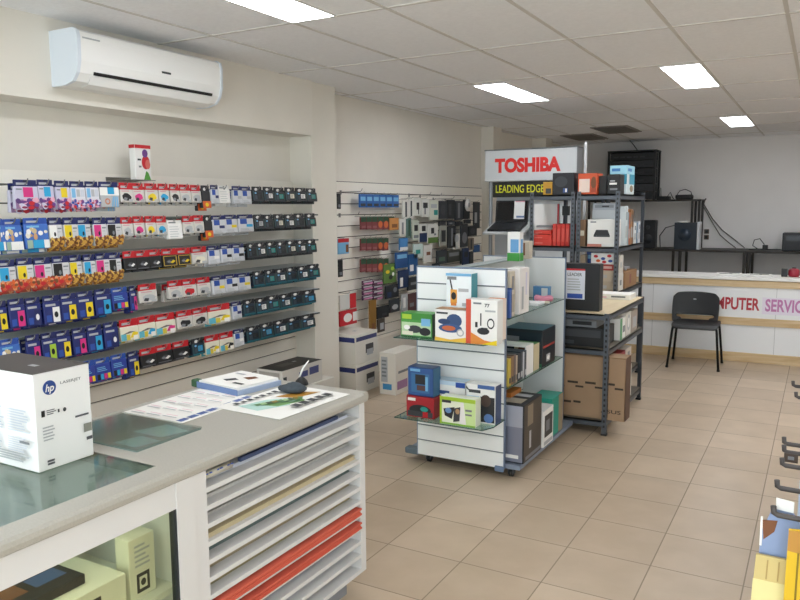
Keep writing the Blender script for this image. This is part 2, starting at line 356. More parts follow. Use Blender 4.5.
# --- ink packs
PACKS = {}
HTS = {'flor': (.15, .042), 'bars': (.147, .042), 'stripe': (.147, .04), 'bluef': (.162, .04), 'fruit': (.16, .048), 'berry': (.16, .046), 'can': (.116, .05), 'cank': (.112, .05), 'canm': (.13, .055), 'bro': (.125, .036), 'hp': (.105, .04), 'hpt': (.11, .042), 'navy': (.152, .042), 'multi': (.13, .04), 'dark': (.15, .05), 'card': (.12, .03)}
def blobs(c, face, a0, b0, a1, b1, mats, n, seed):
    r = random.Random(seed)
    for i in range(n):
        c.oval(face, a0+(a1-a0)*r.random(), b0+(b1-b0)*r.random(), (a1-a0)*(.08+.1*r.random()), (b1-b0)*(.15+.2*r.random()), mats[i % len(mats)], 8)
def pack_meshes(kind, col, w):
    """blister pack hanging with its face to +x: header card and pouch meshes, top at z=0"""
    w = round(w, 2); key = (kind, col, w)
    if key in PACKS: return PACKS[key]
    h, hd = HTS[kind]; d = .034
    C = COLS[col]
    hc = {'flor': NAVY, 'bars': NAVY, 'stripe': NAVY, 'bluef': BLUE, 'fruit': NAVY, 'berry': NAVY, 'can': RED, 'cank': RED, 'canm': RED, 'bro': NAVY, 'hp': BLK2, 'hpt': BLK2, 'navy': NAVY, 'multi': BLUE, 'dark': BLK2, 'card': WHITE}[kind]
    bc = {'flor': mat('#c8c4d8', .4), 'bars': mat('#dddbe2', .4), 'stripe': LGREY, 'bluef': mat('#3f6ec0', .4), 'fruit': mat('#d0cfd0', .4), 'berry': mat('#d0cfd0', .4), 'can': mat('#d2cdc6', .4), 'cank': BLACK, 'canm': CREAM, 'bro': mat('#cfd0d4', .4), 'hp': BLK2, 'hpt': mat('#1d2c3c', .4), 'navy': mat('#1f2a6c', .4), 'multi': mat('#2a3f96', .4), 'dark': BLK2, 'card': WHITE}[kind]
    # pouch (local: box faces; +x is the shown face)
    c = Carton(d, w, h-hd*.8, bc, .006)
    f = '+x'
    if kind == 'flor':
        c.rect(f, .36, .52, .78, .96, C); c.rect(f, 0, 0, 1, .42, mat('#9a7aa0', .45)); blobs(c, f, .05, .04, .97, .4, [PURP, RED, PINK, mat('#8d2c50', .4), LAV, mat('#5a3a78', .4)], 26, 3); c.rect(f, .05, .84, .3, .9, GREY)
    elif kind == 'bars':
        c.rect(f, .05, .5, .32, .95, LBLUE); c.rect(f, .38, .55, .62, .9, LGREY); c.rect(f, .66, .55, .92, .9, mat('#c9ccd6', .4)); c.rect(f, 0, 0, 1, .38, mat('#a58aa8', .45)); blobs(c, f, .05, .04, .97, .36, [PURP, RED, BLUE, LAV, PINK], 20, 5)
    elif kind == 'stripe':
        c.rect(f, 0, .6, 1, 1, WHITE); c.rect(f, .4, .66, .75, 1, C); c.oval(f, .36, .3, .14, .16, mat('#c87a5a', .45)); c.oval(f, .36, .3, .08, .09, LGREY)
        for q in range(3): c.poly(f, [(.55+.14*q, .02), (.62+.14*q, .02), (.72+.09*q, .55), (.65+.09*q, .55)], LBLUE)
    elif kind == 'bluef':
        blobs(c, f, .1, .45, .95, .85, [CREAM, SKIN, WHITE, mat('#c9b48a', .4)], 9, 8); c.rect(f, .3, .03, .75, .36, C); c.rect(f, .75, .03, .98, .36, WHITE); c.rect(f, .05, .03, .28, .36, mat('#9bb3a0', .5)); c.rect(f, .08, .86, .6, .94, LBLUE)
    elif kind in ('fruit', 'berry'):
        c.rect(f, .03, .42, .56, .97, C); c.oval(f, .4, .58, .08, .1, BLACK if col != 'k' else GREY); c.rect(f, .62, .8, .92, .86, GREY); c.rect(f, .62, .66, .85, .7, LGREY)
        c.rect(f, 0, 0, 1, .4, mat('#8a5a2c' if kind == 'fruit' else '#a84a34', .45))
        blobs(c, f, .02, .03, .98, .39, [BROWN, mat('#c9973a', .4), mat('#e0b95a', .4), mat('#6a3f1c', .4)] if kind == 'fruit' else [RED, mat('#d0603a', .4), mat('#e09a6a', .4), ORANGE, BROWN], 30, 11)
    elif kind == 'can':
        q = random.Random(w*1000+ord(col)); pts = [(.5+(.3+.1*q.random())*math.cos(a*.7), .42+(.22+.14*q.random())*math.sin(a*.7)) for a in range(9)]
        c.poly(f, pts, C); c.poly(f, [(.2, .2), (.45, .12), (.52, .36), (.3, .42)], DGREY if col != 'k' else GREY); c.rect(f, .62, .06, .92, .26, LGREY); c.rect(f, .1, .84, .7, .92, mat('#cfa0a0', .45)); c.rect(f, .06, .06, .3, .14, mat('#b8b4ae', .45))
    elif kind == 'cank':
        c.poly(f, [(.2, .4), (.45, .66), (.75, .6), (.82, .36), (.5, .2)], mat('#3a3a40', .4)); c.poly(f, [(.5, .34), (.72, .56), (.86, .44), (.66, .26)], WHITE if col == 'k' else C); c.oval(f, .42, .42, .12, .1, GREY); c.rect(f, .08, .04, .9, .12, mat('#5a5a60', .4))
        if col == 'y':
            for a in ((.06, .06, .94, .11), (.06, .87, .94, .92), (.06, .06, .11, .92), (.89, .06, .94, .92)): c.rect(f, *a, mat('#c9a83a', .45))
    elif kind == 'canm':
        c.rect(f, 0, .05, .3, .5, mat('#5fb4c8', .4)); c.rect(f, .3, .05, .5, .44, mat('#d8c440', .4)); c.poly(f, [(.5, .2), (.68, .62), (.95, .52), (.9, .16)], C); c.poly(f, [(.1, .5), (.5, .66), (.8, .6), (.4, .5)], mat('#6a6660', .4)); c.rect(f, .68, .02, .92, .34, PAPER)
    elif kind == 'bro':
        c.rect(f, .1, .6, .55, .98, BLUE); c.rect(f, .5, .38, .92, .58, C); c.lines(f, .1, .05, .9, .3, 3, LGREY)
    elif kind in ('hp', 'hpt'):
        c.rect(f, .0, .0, 1, .14, mat('#1f6674', .4) if kind == 'hpt' else DGREY); c.rect(f, .0, .14, .12, 1, mat('#24464c', .4)); c.rect(f, .45, .3, .85, .76, C); c.oval(f, .27, .8, .1, .09, LBLUE); c.rect(f, .18, .2, .4, .6, mat('#3c4650', .4)); c.lines(f, .48, .36, .8, .7, 3, GREY if col != 'k' else DGREY); c.rect(f, .9, .1, 1, .95, mat('#34443e', .4))
    elif kind == 'navy':
        c.rect(f, .5, .06, .92, .74, C); c.oval(f, .7, .4, .12, .14, BLACK if col not in 'kn' else WHITE); c.rect(f, .1, .8, .7, .9, LGREY); c.rect(f, .1, .1, .4, .4, BLUE)
    elif kind == 'multi':
        for k, q in enumerate((BLACK, CYAN, MAG, YELLOW)): c.rect(f, .08+.22*k, .08, .27+.22*k, .4, q)
        c.lines(f, .1, .55, .9, .85, 3, LBLUE)
    elif kind == 'dark':
        c.rect(f, 0, 0, 1, .42, C); c.oval(f, .5, .2, .2, .12, YELLOW)
    elif kind == 'card':
        c.lines(f, .1, .1, .9, .9, 5, LGREY, .2)
    for q in range(len(c.mb.v)):
        x, y, z = c.mb.v[q]; c.mb.v[q] = (x*(1-.5*max(0, z/(h*.8))), y, z-h)   # pouch thins towards its top
    body = c.mb
    hb = MB(); hx = .005
    hb.box(-hx/2, hx/2, -w/2+.001, w/2-.001, -hd, 0, hc, .002)
    hb.face([(hx/2+.0005, -w*.38, -hd*.62), (hx/2+.0005, w*.1, -hd*.62), (hx/2+.0005, w*.1, -hd*.35), (hx/2+.0005, -w*.38, -hd*.35)], (GREY if hc is WHITE else DGREY if hc is BLK2 else LGREY))
    hb.face([(hx/2+.0007, -w*.08, -hd*.22), (hx/2+.0007, w*.08, -hd*.22), (hx/2+.0007, w*.08, -hd*.08), (hx/2+.0007, -w*.08, -hd*.08)], BLACK)
    if hc is BLK2: hb.face([(hx/2+.0009, w*(-.1+.16*math.cos(q*.785)), -hd*.5+.011*math.sin(q*.785)) for q in range(8)], WHITE)
    PACKS[key] = [body, hb, None, None]; return PACKS[key]
DESC = {'flor': 'navy-topped floral ink pack with {} square', 'bars': 'navy-topped white ink pack with grey bars', 'stripe': 'navy-topped striped grey ink pack with {} square', 'bluef': 'bright blue floral ink pack with {} block',
        'fruit': 'navy-topped ink pack, {} over brown picture', 'berry': 'navy-topped ink pack, {} over red picture', 'can': 'red-topped white ink pack with {} spot', 'cank': 'red-topped black ink pack with {} marking', 'canm': 'red-topped multi-colour ink pack with {} spot',
        'bro': 'blue-topped white ink pack with {} block', 'hp': 'black ink pack with {} sticker', 'hpt': 'black ink pack with teal band and {} sticker', 'navy': 'navy ink pack with {} block', 'multi': 'blue ink pack with four colour blocks', 'dark': 'black-topped pack with {} lower half', 'card': 'plain white card pack'}
ROWN = ['top', 'second', 'third', 'fourth', 'fifth', 'bottom']
ROWZ = [1.842, 1.641, 1.436, 1.228, 1.028, .828]
def split(k, c, u0, u1, n): return [(k, ch, u0+(u1-u0)*i/n, u0+(u1-u0)*(i+1)/n) for i, ch in enumerate(c if len(c) == n else c*n)]
ROWS = [
 split('flor', 'm', 12, 37, 1)+split('flor', 'c', 37, 54, 1)+split('flor', 'y', 54, 69, 1)+split('bars', 'w', 69, 98, 2)+split('stripe', 'c', 98, 118, 1)+split('can', 'kmy', 118, 157, 3)+split('can', 'ckgg', 157, 200, 4)
 + split('dark', 'o', 200, 209, 1)+split('bro', 'n', 209, 217, 1)+split('card', 'w', 217, 229, 1)+split('bro', 'g', 231, 250, 2)+split('hp', 'kwtewt', 251, 316, 6),
 split('bluef', 'ec', -18, 2, 2)[1:]+split('bluef', 'w', 2, 22, 1)+split('bluef', 'c', 22, 47, 1)+split('fruit', 'wycmk', 47, 120, 5)+split('can', 'gmyc', 120, 166, 4)+split('card', 'w', 166, 181, 1)+split('can', 'gg', 181, 203, 2)+split('dark', 'o', 203, 211, 1)
 + split('bro', 'ny', 211, 236, 2)+split('bro', 'c', 236, 252, 1)+split('hp', 'gkewkt', 252, 314, 6),
 split('berry', 'cymk', -2, 68, 4)+split('fruit', 'ycmk', 68, 121, 4)+split('cank', 'kkk', 121, 161, 3)+split('cank', 'yy', 161, 190, 2)+split('can', 'e', 190, 206, 1)+split('bro', 'wkk', 207, 243, 3)+split('hp', 'kwtkewt', 245, 315, 7),
 split('navy', 'ymnwyyc', -10, 110, 7)+split('multi', 'm', 110, 128, 1)+split('navy', 'm', 128, 136, 1)+split('can', 'g', 137, 156, 1)+split('can', 'grg', 167, 210, 3)+split('bro', 'yky', 211, 250, 3)+split('hpt', 'ktwkwt', 252, 318, 6),
 split('bluef', 'm', -2, 19, 1)+split('navy', 'mlymcn', 24, 117, 6)+split('canm', 'yc', 118, 155, 2)+split('canm', 'm', 155, 175, 1)+split('can', 'kk', 175, 207, 2)+split('canm', 'y', 207, 229, 1)+split('bro', 'n', 230, 240, 1)+split('hpt', 'kwtwkc', 242, 314, 6),
 split('navy', 'np', 10, 60, 2)+split('multi', 'b', 62, 126, 4)+split('navy', 'y', 126, 138, 1)+split('cank', 'kkk', 139, 188, 3)+split('hpt', 'c', 190, 203, 1)+split('canm', 'yk', 204, 232, 2)+split('bro', 'w', 233, 243, 1)+split('hpt', 'kcwkw', 245, 313, 5),
]
def hook(loc, length, label, group, r=.003, tip=.03):
    """chrome slatwall hook: prong points +x from a small back plate"""
    t = thing('display_hook', label, 'hook', loc, 0, group)
    mb = MB(); mb.box(-.002, .004, -.014, .014, -.022, .016, CHROME, .001); mb.build('back_plate', t)
    mb = MB(); mb.tube([(0, 0, 0), (length, 0, .002), (length+.012, 0, tip*.5), (length+.018, 0, tip)], r, CHROME, 6)
    mb.build('prong', t); return t
XW = XL+.02          # slat face
for ri, row in enumerate(ROWS):
    zt = ROWZ[ri]; n_ = 0
    for (k, ch, u0, u1) in row:
        n_ += 1
        fx = -3.607
        y0 = at(u0, 210, x=-3.615).y; y1 = at(u1, 210, x=-3.615).y
        # pixel column drifts slightly with height on this wall: use the row's own height
        vv = 206
        y0 = [at(u0, q, x=-3.615) for q in (190, 350)]; y1 = [at(u1, q, x=-3.615) for q in (190, 350)]
        def ip(pp):
            a, b = pp; tt = (zt-.08-a.z)/(b.z-a.z); return a.y+(b.y-a.y)*tt
        y0 = ip(y0); y1 = ip(y1); w = max(.05, (y1-y0)-.006); yc = (y0+y1)/2
        rr = random.Random(ri*100+n_); dz = rr.uniform(-.006, .004)
        if k == 'card': dz -= .05 if ri == 1 else 0
        P = pack_meshes(k, ch, w)
        for di in range(2):
            lab = DESC[k].format(CNAME[ch])+', %s of %s stack, %s row' % ('front' if di == 0 else 'back', ORD[n_], ROWN[ri])
            t = thing('hanging_ink_pack', lab, 'ink pack', (fx-.045*di-rr.uniform(0, .007), yc+rr.uniform(-.004, .004), zt+(dz*.5 if di == 0 else -.021)), rr.uniform(-.05, .05), 'ink packs on the %s row of the ink wall' % ROWN[ri])
            for q, nm in ((0, 'pouch'), (1, 'header_card')):
                if P[2+q] is None: o = P[q].build(nm, t); P[2+q] = o.data
                else: o = bpy.data.objects.new(nm, P[2+q]); COL.objects.link(o); o.parent = t
        hook((XW, yc, zt-.026), -3.598-XW, 'chrome hook through the %s stack of ink packs, %s row' % (ORD[n_], ROWN[ri]), 'hooks of the ink wall')
for i, u in enumerate((-6, 3, 26, 44)):
    p = at(u, 186, x=-3.65); hook((XW, p.y-.28, 1.85), .28, 'empty chrome hook above the %s floral pack at the left of top row' % ORD[i+1], 'empty hooks of the ink wall')
# tall toner-style box hung above the top row
c = Carton(.05, .125, .215, WHITE, .003)
c.rect('+x', 0, .9, 1, 1, RED); c.oval('+x', .66, .5, .26, .2, RED); c.oval('+x', .78, .45, .16, .14, mat('#d86a60', .4)); c.oval('+x', .62, .76, .18, .12, PURP); c.poly('+x', [(.5, 0), (.95, 0), (.8, .2), (.66, .26)], GREEN); c.rect('+x', .14, .55, .36, .6, DGREY); c.rect('+x', .2, .35, .36, .4, GREY)
c.rect('-y', 0, .9, 1, 1, RED)
p = at(139.5, 165, x=-3.73)
c.put('ink_box', 'tall white ink box with red fruit picture standing above the red-topped packs', 'ink box', (-3.755, p.y+.03, 1.868))
mb = MB(); mb.box(XW, -3.725, p.y-.12, p.y+.12, 1.863, 1.867, CHROME); mb.box(XW, XW+.004, p.y-.12, p.y+.12, 1.867, 1.885, CHROME)
tag(mb.build('ledge_shelf'), 'small metal ledge carrying the tall white ink box on the slatwall', 'shelf')
# ================================================================== SECOND BAY: cables, packs and tags on hooks
def flatpack(name, label, cat, u0, v0, u1, v1, base, prints=(), x=-3.80, d=.018, group=None, hookx=True):
    """pack hanging on the second-bay slatwall with its face to +x"""
    a = at(u0, (v0+v1)/2, x=x); b = at(u1, (v0+v1)/2, x=x); um = (u0+u1)/2
    zt = at(um, v0, x=x).z; zb = at(um, v1, x=x).z; w = b.y-a.y; h = zt-zb
    c = Carton(d, w, h, base, .004)
    for p in prints:
        if p[0] == 'o': c.oval('+x', *p[1:])
        else: c.rect('+x', *p[1:])
    o = c.put(name, label, cat, (x-d/2, (a.y+b.y)/2, zb), 0, group)
    if hookx:
        k = MB(); k.tube([(XW+.001, 0, h*0+.004), (x+.004-0, 0, .004), (x+.018, 0, .02)], .0022, CHROME, 6)
        hk = k.build('display_hook', None, (0, (a.y+b.y)/2, zt)); tag(hk, 'hook of the '+label, 'hook', 'hooks of the second slatwall')
    return o
DG = mat('#2c4a34', .5); RB = mat('#7c3a3c', .5); BLS = mat('#2f66ac', .4)
# blue top row
for i in range(6):
    u = 360+6.6*i; flatpack('hanging_accessory_pack', 'small blue pack, %s from left in the top blue row' % ORD[i+1], 'accessory pack', u, 194+i*.2, u+6, 207.5, BLS, [('r', .1, .5, .9, .8, LBLUE), ('r', .1, .1, .9, .3, DGREY)], group='blue packs of the second slatwall')
# green over red-brown, three rows
for r_, (v0, v1, n_) in enumerate(((217, 229.5, 6), (238.5, 250.5, 5), (259, 272, 5))):
    for i in range(n_):
        u = 361+5.6*i
        flatpack('hanging_accessory_pack', '%s pack with red-brown lower half, %s from left, %s such row' % ('green-topped' if i < 3 else 'orange-splashed', ORD[i+1], ORD[r_+1]), 'accessory pack', u, v0-.1*i, u+5.2, v1, RB, [('r', 0, .6, 1, 1, DG)]+([('o', .5, .4, .4, .28, mat('#d2693a', .5))] if i >= 3 else [('r', .1, .1, .9, .3, mat('#93585a', .5))]), group='green and red-brown packs of the second slatwall')
for r_ in range(4):
    v = 280+5*r_
    for i, (u0, u1) in enumerate(((363, 373), (373.5, 383))):
        flatpack('hanging_battery_card', '%s pink and black striped card in the %s of four rows' % (('left', 'right')[i], ORD[r_+1]), 'battery card', u0, v, u1, v+4.6, mat('#57324c', .5), [('r', .05, .55, .9, .85, LGREY), ('r', .4 if i else .1, .1, .95, .4, mat('#d086ae', .5))], group='striped cards of the second slatwall', hookx=(r_ == 0))
K1 = mat('#1e2124', .5); K2 = mat('#2b2f34', .5); BLD = mat('#1c3158', .45); GRN2 = mat('#5a7a3a', .5)
items = [
 (337.5, 193.5, 341, 209, K1, 'narrow black tag hanging beside the pillar, upper one', [('r', .2, .1, .8, .3, GREY)]),
 (338, 238.5, 349, 254, LBLUE, 'small light blue pack with red top beside the pillar', [('r', 0, .75, 1, 1, RED), ('r', .7, .1, .95, .6, BROWN)]),
 (338.5, 260, 343, 277, K1, 'narrow black tag hanging beside the pillar, lower one', [('r', .2, .1, .8, .3, GREY)]),
 (340, 294, 356, 309, mat('#dbd9d2', .5), 'white and red cartridge pack beside the pillar, upper of two', [('r', .6, 0, 1, 1, RED)]),
 (340, 310, 357, 325, RED, 'red cartridge pack with white picture beside the pillar, lower of two', [('o', .45, .5, .25, .3, WHITE), ('r', .75, .2, 1, .8, WHITE)]),
 (390, 218, 399, 230, mat('#c98a4a', .5), 'amber accessory pack at the right end of the upper green row', [('r', .2, .2, .8, .5, BROWN)]),
 (403, 200, 408.5, 219, OFFW, 'slim white cable pack, first of the tall top-row packs', [('r', .4, .1, .7, .9, DGREY)]),
 (409, 199, 414, 218, OFFW, 'slim white cable pack, second of the tall top-row packs', [('r', .3, .1, .6, .9, K2)]),
 (415, 198, 421, 216, mat('#dbd9d2', .5), 'white pack with coiled black cable in the top row', [('r', .25, .35, .7, .75, K1), ('r', .5, .1, .65, .35, DGREY)]),
 (422, 199, 429.5, 217, mat('#dbd9d2', .5), 'white pack with oval black adapter in the top row', [('r', .15, .5, .75, .8, K1), ('r', .3, .15, .5, .5, GREY)]),
 (430, 200, 438.5, 220, mat('#d8d8c8', .5), 'pale pack with green spot in the top row', [('r', .45, .25, .9, .5, TEAL), ('r', .1, .6, .8, .8, LGREY)]),
 (400, 219, 406, 236, mat('#dbd9d2', .5), 'white upright pack with grey stripe below slim cables', [('r', .3, .1, .6, .8, GREY)]),
 (407, 218, 411.5, 238, mat('#5f7a74', .5), 'slim grey-green cable pack in the second row', [('r', .3, .1, .7, .9, DG)]),
 (413, 220, 419, 240, mat('#ccd0c2', .5), 'pale grey pack with black plug in the second row', [('r', .2, .45, .8, .75, K1), ('r', .1, .1, .9, .25, GREY)]),
 (419.5, 224, 427, 242, mat('#dbd9d2', .5), 'white pack with navy lower half in the second row', [('r', 0, 0, 1, .5, BLD), ('r', .3, .6, .8, .9, K1)]),
 (428, 224, 438, 243, mat('#dbd9d2', .5), 'white pack with green foot and black spot in the second row', [('r', 0, 0, 1, .3, GRN2), ('r', .3, .5, .6, .8, K1), ('r', .6, .4, .8, .5, GREY)]),
 (400, 238, 408, 250, mat('#4a86c0', .5), 'mid-blue pack with white foot in the third row', [('r', 0, 0, 1, .25, WHITE)]),
 (396, 252, 408, 268, mat('#1f4d86', .5), 'large deep blue pack in the lower middle rows', [('r', .1, .6, .9, .85, LBLUE)]),
 (409, 254, 418, 275, mat('#23568c', .5), 'large blue pack beside the slatted display end', [('r', .1, .2, .5, .5, WHITE)]),
 (414, 244, 423, 258, mat('#c6d8d4', .5), 'pale teal pack in the third row', [('r', .2, .3, .7, .6, TEAL)]),
 (424, 245, 432, 262, mat('#dbd9d2', .5), 'white pack with brown dash above the slatted display end', [('r', .3, .4, .8, .6, BROWN)]),
 (439, 201, 447, 219, K2, 'black headset pack, first of the dark top row', [('o', .5, .5, .3, .3, DGREY)]),
 (447.5, 200, 455, 219, K1, 'black accessory pack, second of the dark top row', [('r', .2, .2, .5, .8, DGREY)]),
 (455.5, 201, 463, 220, K2, 'black accessory pack, third of the dark top row', [('r', .3, .1, .6, .9, GREY)]),
 (464, 200, 470, 219, K1, 'black accessory pack, fourth of the dark top row', [('r', .2, .6, .8, .9, DGREY)]),
 (474, 202, 480, 228, K2, 'black headphones pack at the right end of the dark top row', [('r', .1, .2, .5, .6, LGREY)]),
 (440, 225, 447, 246, mat('#9a9a90', .5), 'grey cable pack with dark coil in the second row', [('r', .2, .2, .8, .75, K1)]),
 (448, 226, 456, 248, K1, 'tall black pack with grey stripe, second row', [('r', .4, .1, .6, .9, GREY)]),
 (453, 234, 460, 249, mat('#dbd9d2', .5), 'white scissors-shaped pack among black packs', [('o', .5, .7, .3, .25, LGREY)]),
 (461, 224, 468, 247, K2, 'black pack with silver cable, second row', [('o', .5, .4, .35, .25, GREY)]),
 (468.5, 226, 477, 236, K1, 'wide black mouse pack at the right end', [('o', .5, .5, .3, .3, DGREY)]),
 (469, 238, 474, 250, mat('#7a6e60', .5), 'brown-grey strap pack at the right end', [('r', .3, .1, .6, .9, K1)]),
 (437, 250, 447, 264, K2, 'black pack just above the slatted display end', [('r', .2, .2, .8, .5, mat('#4d6858', .5))]),
 (448, 250, 460, 262, mat('#3c4038', .5), 'charcoal pack above the slatted display end', [('r', .1, .5, .9, .8, GREY)]),
 (463, 248, 469, 266, BLD, 'dark navy pack at the lower right of second slatwall', [('r', .2, .5, .8, .8, K1)]),
 (474, 245, 480, 252, mat('#3a5f94', .5), 'tiny blue pack at the far lower right', []),
 (384, 264, 396, 283, GRN2, 'mottled olive pack with yellow dots beside the striped cards', [('o', .3, .6, .16, .1, YELLOW), ('o', .7, .75, .14, .1, LIME), ('o', .55, .3, .16, .12, K1), ('o', .75, .45, .1, .1, WHITE)]),
 (386, 285, 399, 298, K1, 'dark glove-like pack below the olive pack', [('r', .1, .1, .4, .5, BLD), ('o', .7, .6, .15, .2, GREY)]),
 (399, 270, 409, 288, BLD, 'navy pack with white corner left of the display end', [('r', .1, .1, .4, .6, WHITE)]),
 (408, 277, 417, 290, K2, 'black pack with white dash left of the display end', [('r', .3, .4, .9, .6, GREY)]),
 (402, 294, 408, 311, LGREY, 'light grey bottom-row pack left of the display end', [('r', .2, .2, .6, .8, WHITE)]),
 (409, 293, 417, 312, mat('#5b3a3c', .5), 'dark red-brown bottom-row pack left of the display end', [('r', .1, .3, .6, .5, GREY)]),
 (370, 300, 376.5, 331, mat('#8a6428', .5), 'long amber-brown stick pack hanging at the bottom', [('r', .3, 0, .7, .25, BROWN)]),
 (377.5, 306, 389, 318, K1, 'black pouch pack beside the amber stick pack', [('r', .4, .2, .8, .4, DGREY)]),
 (378, 319, 385, 332, mat('#4a4038', .5), 'small brown pack with light window at the very bottom', [('r', .3, .2, .8, .7, LGREY)]),
 (390, 299, 400, 312, K2, 'black curled cable pack at the bottom', [('o', .5, .4, .3, .2, LGREY)]),
 (439.5, 221, 446, 226, K1, 'small black pack filling the gap under the black headset pack', [('r', .2, .2, .8, .5, DGREY)]),
 (448, 220.5, 455, 225.5, K2, 'small black pack under the second black top-row pack', [('r', .2, .3, .6, .6, GREY)]),
 (456, 221.5, 463, 226, K1, 'small black pack under the third black top-row pack', [('r', .5, .2, .8, .8, DGREY)]),
 (464.5, 219.5, 471, 223.5, K2, 'small black pack under the fourth black top-row pack', []),
 (433, 263.5, 440, 268, K2, 'small charcoal pack just behind the top of the slatted end', [('r', .2, .3, .8, .6, GREY)]),
 (460.8, 251, 462.8, 264, K1, 'thin black cable pack left of the dark navy pack', []),
 (470, 251.5, 473.5, 264, K2, 'thin black strap pack right of the dark navy pack', [('r', .3, .2, .7, .8, DGREY)]),
]
for (u0, v0, u1, v1, m_, lab, pr) in items:
    flatpack('hanging_accessory_pack', lab, 'accessory pack', u0, v0, u1, v1, m_, pr, x=-3.79 if u0 < 395 else -3.77)
# round white disc pack in front of the dark top row
p = at(469, 205, x=-3.74); mb = MB(); mb.cyl((0, 0, 0), (.02, 0, 0), .075, WHITE, 24); t = mb.build('hanging_cable_disc', None, (-3.76, p.y, p.z)); tag(t, 'round white disc of cable among the black packs', 'cable pack')
mb = MB(); mb.cyl((.02, 0, 0), (.023, 0, 0), .03, LGREY, 16); mb.build('hub', t)
for i, (u, v, L_) in enumerate(((345, 192, .22), (344, 215, .2), (413, 195, .25), (424, 196, .25), (437, 199, .25), (449, 200, .25))):
    p = at(u, v, x=-3.85); hook((XW, p.y, p.z), L_, 'bare chrome hook on the second slatwall, %s from the pillar' % ORD[i+1], 'bare hooks of the second slatwall')

# ================================================================== CARTONS ON THE FLOOR BY THE PILLAR
CW = mat('#e2ddd2', .55, n=.02)
def printer_carton(label, x, y, z, d):
    c = Carton(.3, d, .275, CW, .004)
    c.rect('-y', .3, .74, .98, .9, mat('#2c3570', .5)); c.rect('+x', .04, .76, .96, .9, mat('#3a3f6c', .5)); c.rect('+x', .45, .3, .8, .6, mat('#4c4a4a', .5)); c.rect('+x', .5, .22, .78, .42, LGREY); c.rect('t', .5, .44, .62, .56, LGREY)
    return c.put('printer_carton', label, 'carton', (x-.15, y+d/2, z), 0, 'white blue-banded printer cartons')
printer_carton('white blue-banded printer carton on the floor, lower of two by the pillar', -3.585, 5.51, 0, .40)
printer_carton('white blue-banded printer carton on top of the two by the pillar', -3.59, 5.515, .276, .385)
c = Carton(.17, .42, .385, mat('#e6e0d4', .55, n=.02), .004)
c.rect('-y', .1, .3, .5, .9, LGREY); c.rect('-y', .2, .12, .75, .26, mat('#3f8fc4', .5)); c.lines('-y', .15, .4, .5, .85, 5, GREY); c.rect('+x', .1, .5, .6, .56, GREY); c.rect('+x', .05, .12, .5, .32, mat('#a0789c', .5)); c.rect('+x', .7, .5, .95, .6, mat('#5b68a4', .5))
c.put('printer_carton', 'tall beige carton with blue and mauve print left of slatted display', 'carton', (-3.35, 5.885, 0))
# black-topped box behind the counter
c = Carton(.24, .50, .165, mat('#d9d5cd', .5), .003)
c.rect('t', 0, 0, 1, 1, mat('#37342f', .5)); c.rect('t', .3, .25, .6, .55, mat('#57534c', .5)); c.rect('t', .35, .62, .45, .7, LGREY); c.rect('+x', .02, .2, .1, .7, DGREY); c.rect('+x', .4, .45, .62, .72, mat('#4d5484', .5)); c.rect('+x', .66, .45, .9, .8, mat('#4d5484', .5)); c.rect('-y', .1, .2, .9, .9, mat('#a9a49b', .5))
c.put('toner_carton', 'long black-topped carton lying behind the counter below the ink wall', 'carton', (-3.50, 4.46, .335))
c = Carton(.34, .7, .335, CW, .004); c.rect('+x', .1, .3, .5, .6, GREY)
c.put('printer_carton', 'plain pale carton under the long black-topped carton', 'carton', (-3.53, 4.5, 0))

# ================================================================== COUNTER
CX0, CX1, CY0, CY1, CZ = -2.37, -1.655, -.3, 2.645, .9
GX1, GY0, GY1 = -1.745, .15, 1.55
TOP = mat('#b1ada3', .4, n=.06, scale=160); CB = mat('#dcdad8', .45)
t = thing('shop_counter', 'long white shop counter with grey worktop and paper slots in front', 'counter', (0, 0, 0))
mb = MB()
nose = [(-.045, 0), (-.045, -.042), (-.012, -.042), (-.002, -.034), (0, -.021), (-.003, -.008), (-.012, 0)]
mb.box(CX0, GX1-.0, GY1, CY1-.03, CZ-.042, CZ, TOP); mb.box(CX0, GX1, CY0, GY0, CZ-.042, CZ, TOP); mb.box(CX0, CX0+.06, GY0, GY1, CZ-.042, CZ, TOP)
mb.box(GX1, CX1-.045, CY0, CY1-.03, CZ-.042, CZ, TOP)
mb.prism(nose, lambda a, b, h: (CX1+a, h, CZ+b), CY0, CY1-.03, TOP)
mb.prism(nose, lambda a, b, h: (h, CY1+a+.015, CZ+b), CX0, CX1-.012, TOP)
mb.build('worktop', t)
mb = MB(); mb.box(CX0+.06, GX1, GY0, GY1, CZ-.008, CZ-.001, glass('#e2eeea', .06, .05)); mb.build('glass_top', t)
FX = -1.672
mb = MB()
mb.box(CX0+.02, CX0+.04, CY0, CY1-.02, .1, CZ-.042, CB)                     # back
mb.box(CX0+.04, FX, 1.60, 1.635, .1, CZ-.042, CB)                           # divider
mb.box(CX0+.04, FX, CY1-.052, CY1-.012, .1, CZ-.042, CB)                     # far end
mb.box(CX0+.04, FX, CY0, CY0+.025, .1, CZ-.042, CB)
mb.box(CX0+.04, FX-.02, CY0+.025, 1.60, .1, .125, CB); mb.box(CX0+.04, FX, 1.635, CY1-.052, .1, .118, CB)
mb.box(CX0+.06, FX-.06, CY0+.05, CY1-.08, 0, .1, mat('#8d8f94', .5))       # plinth
mb.build('carcass', t)
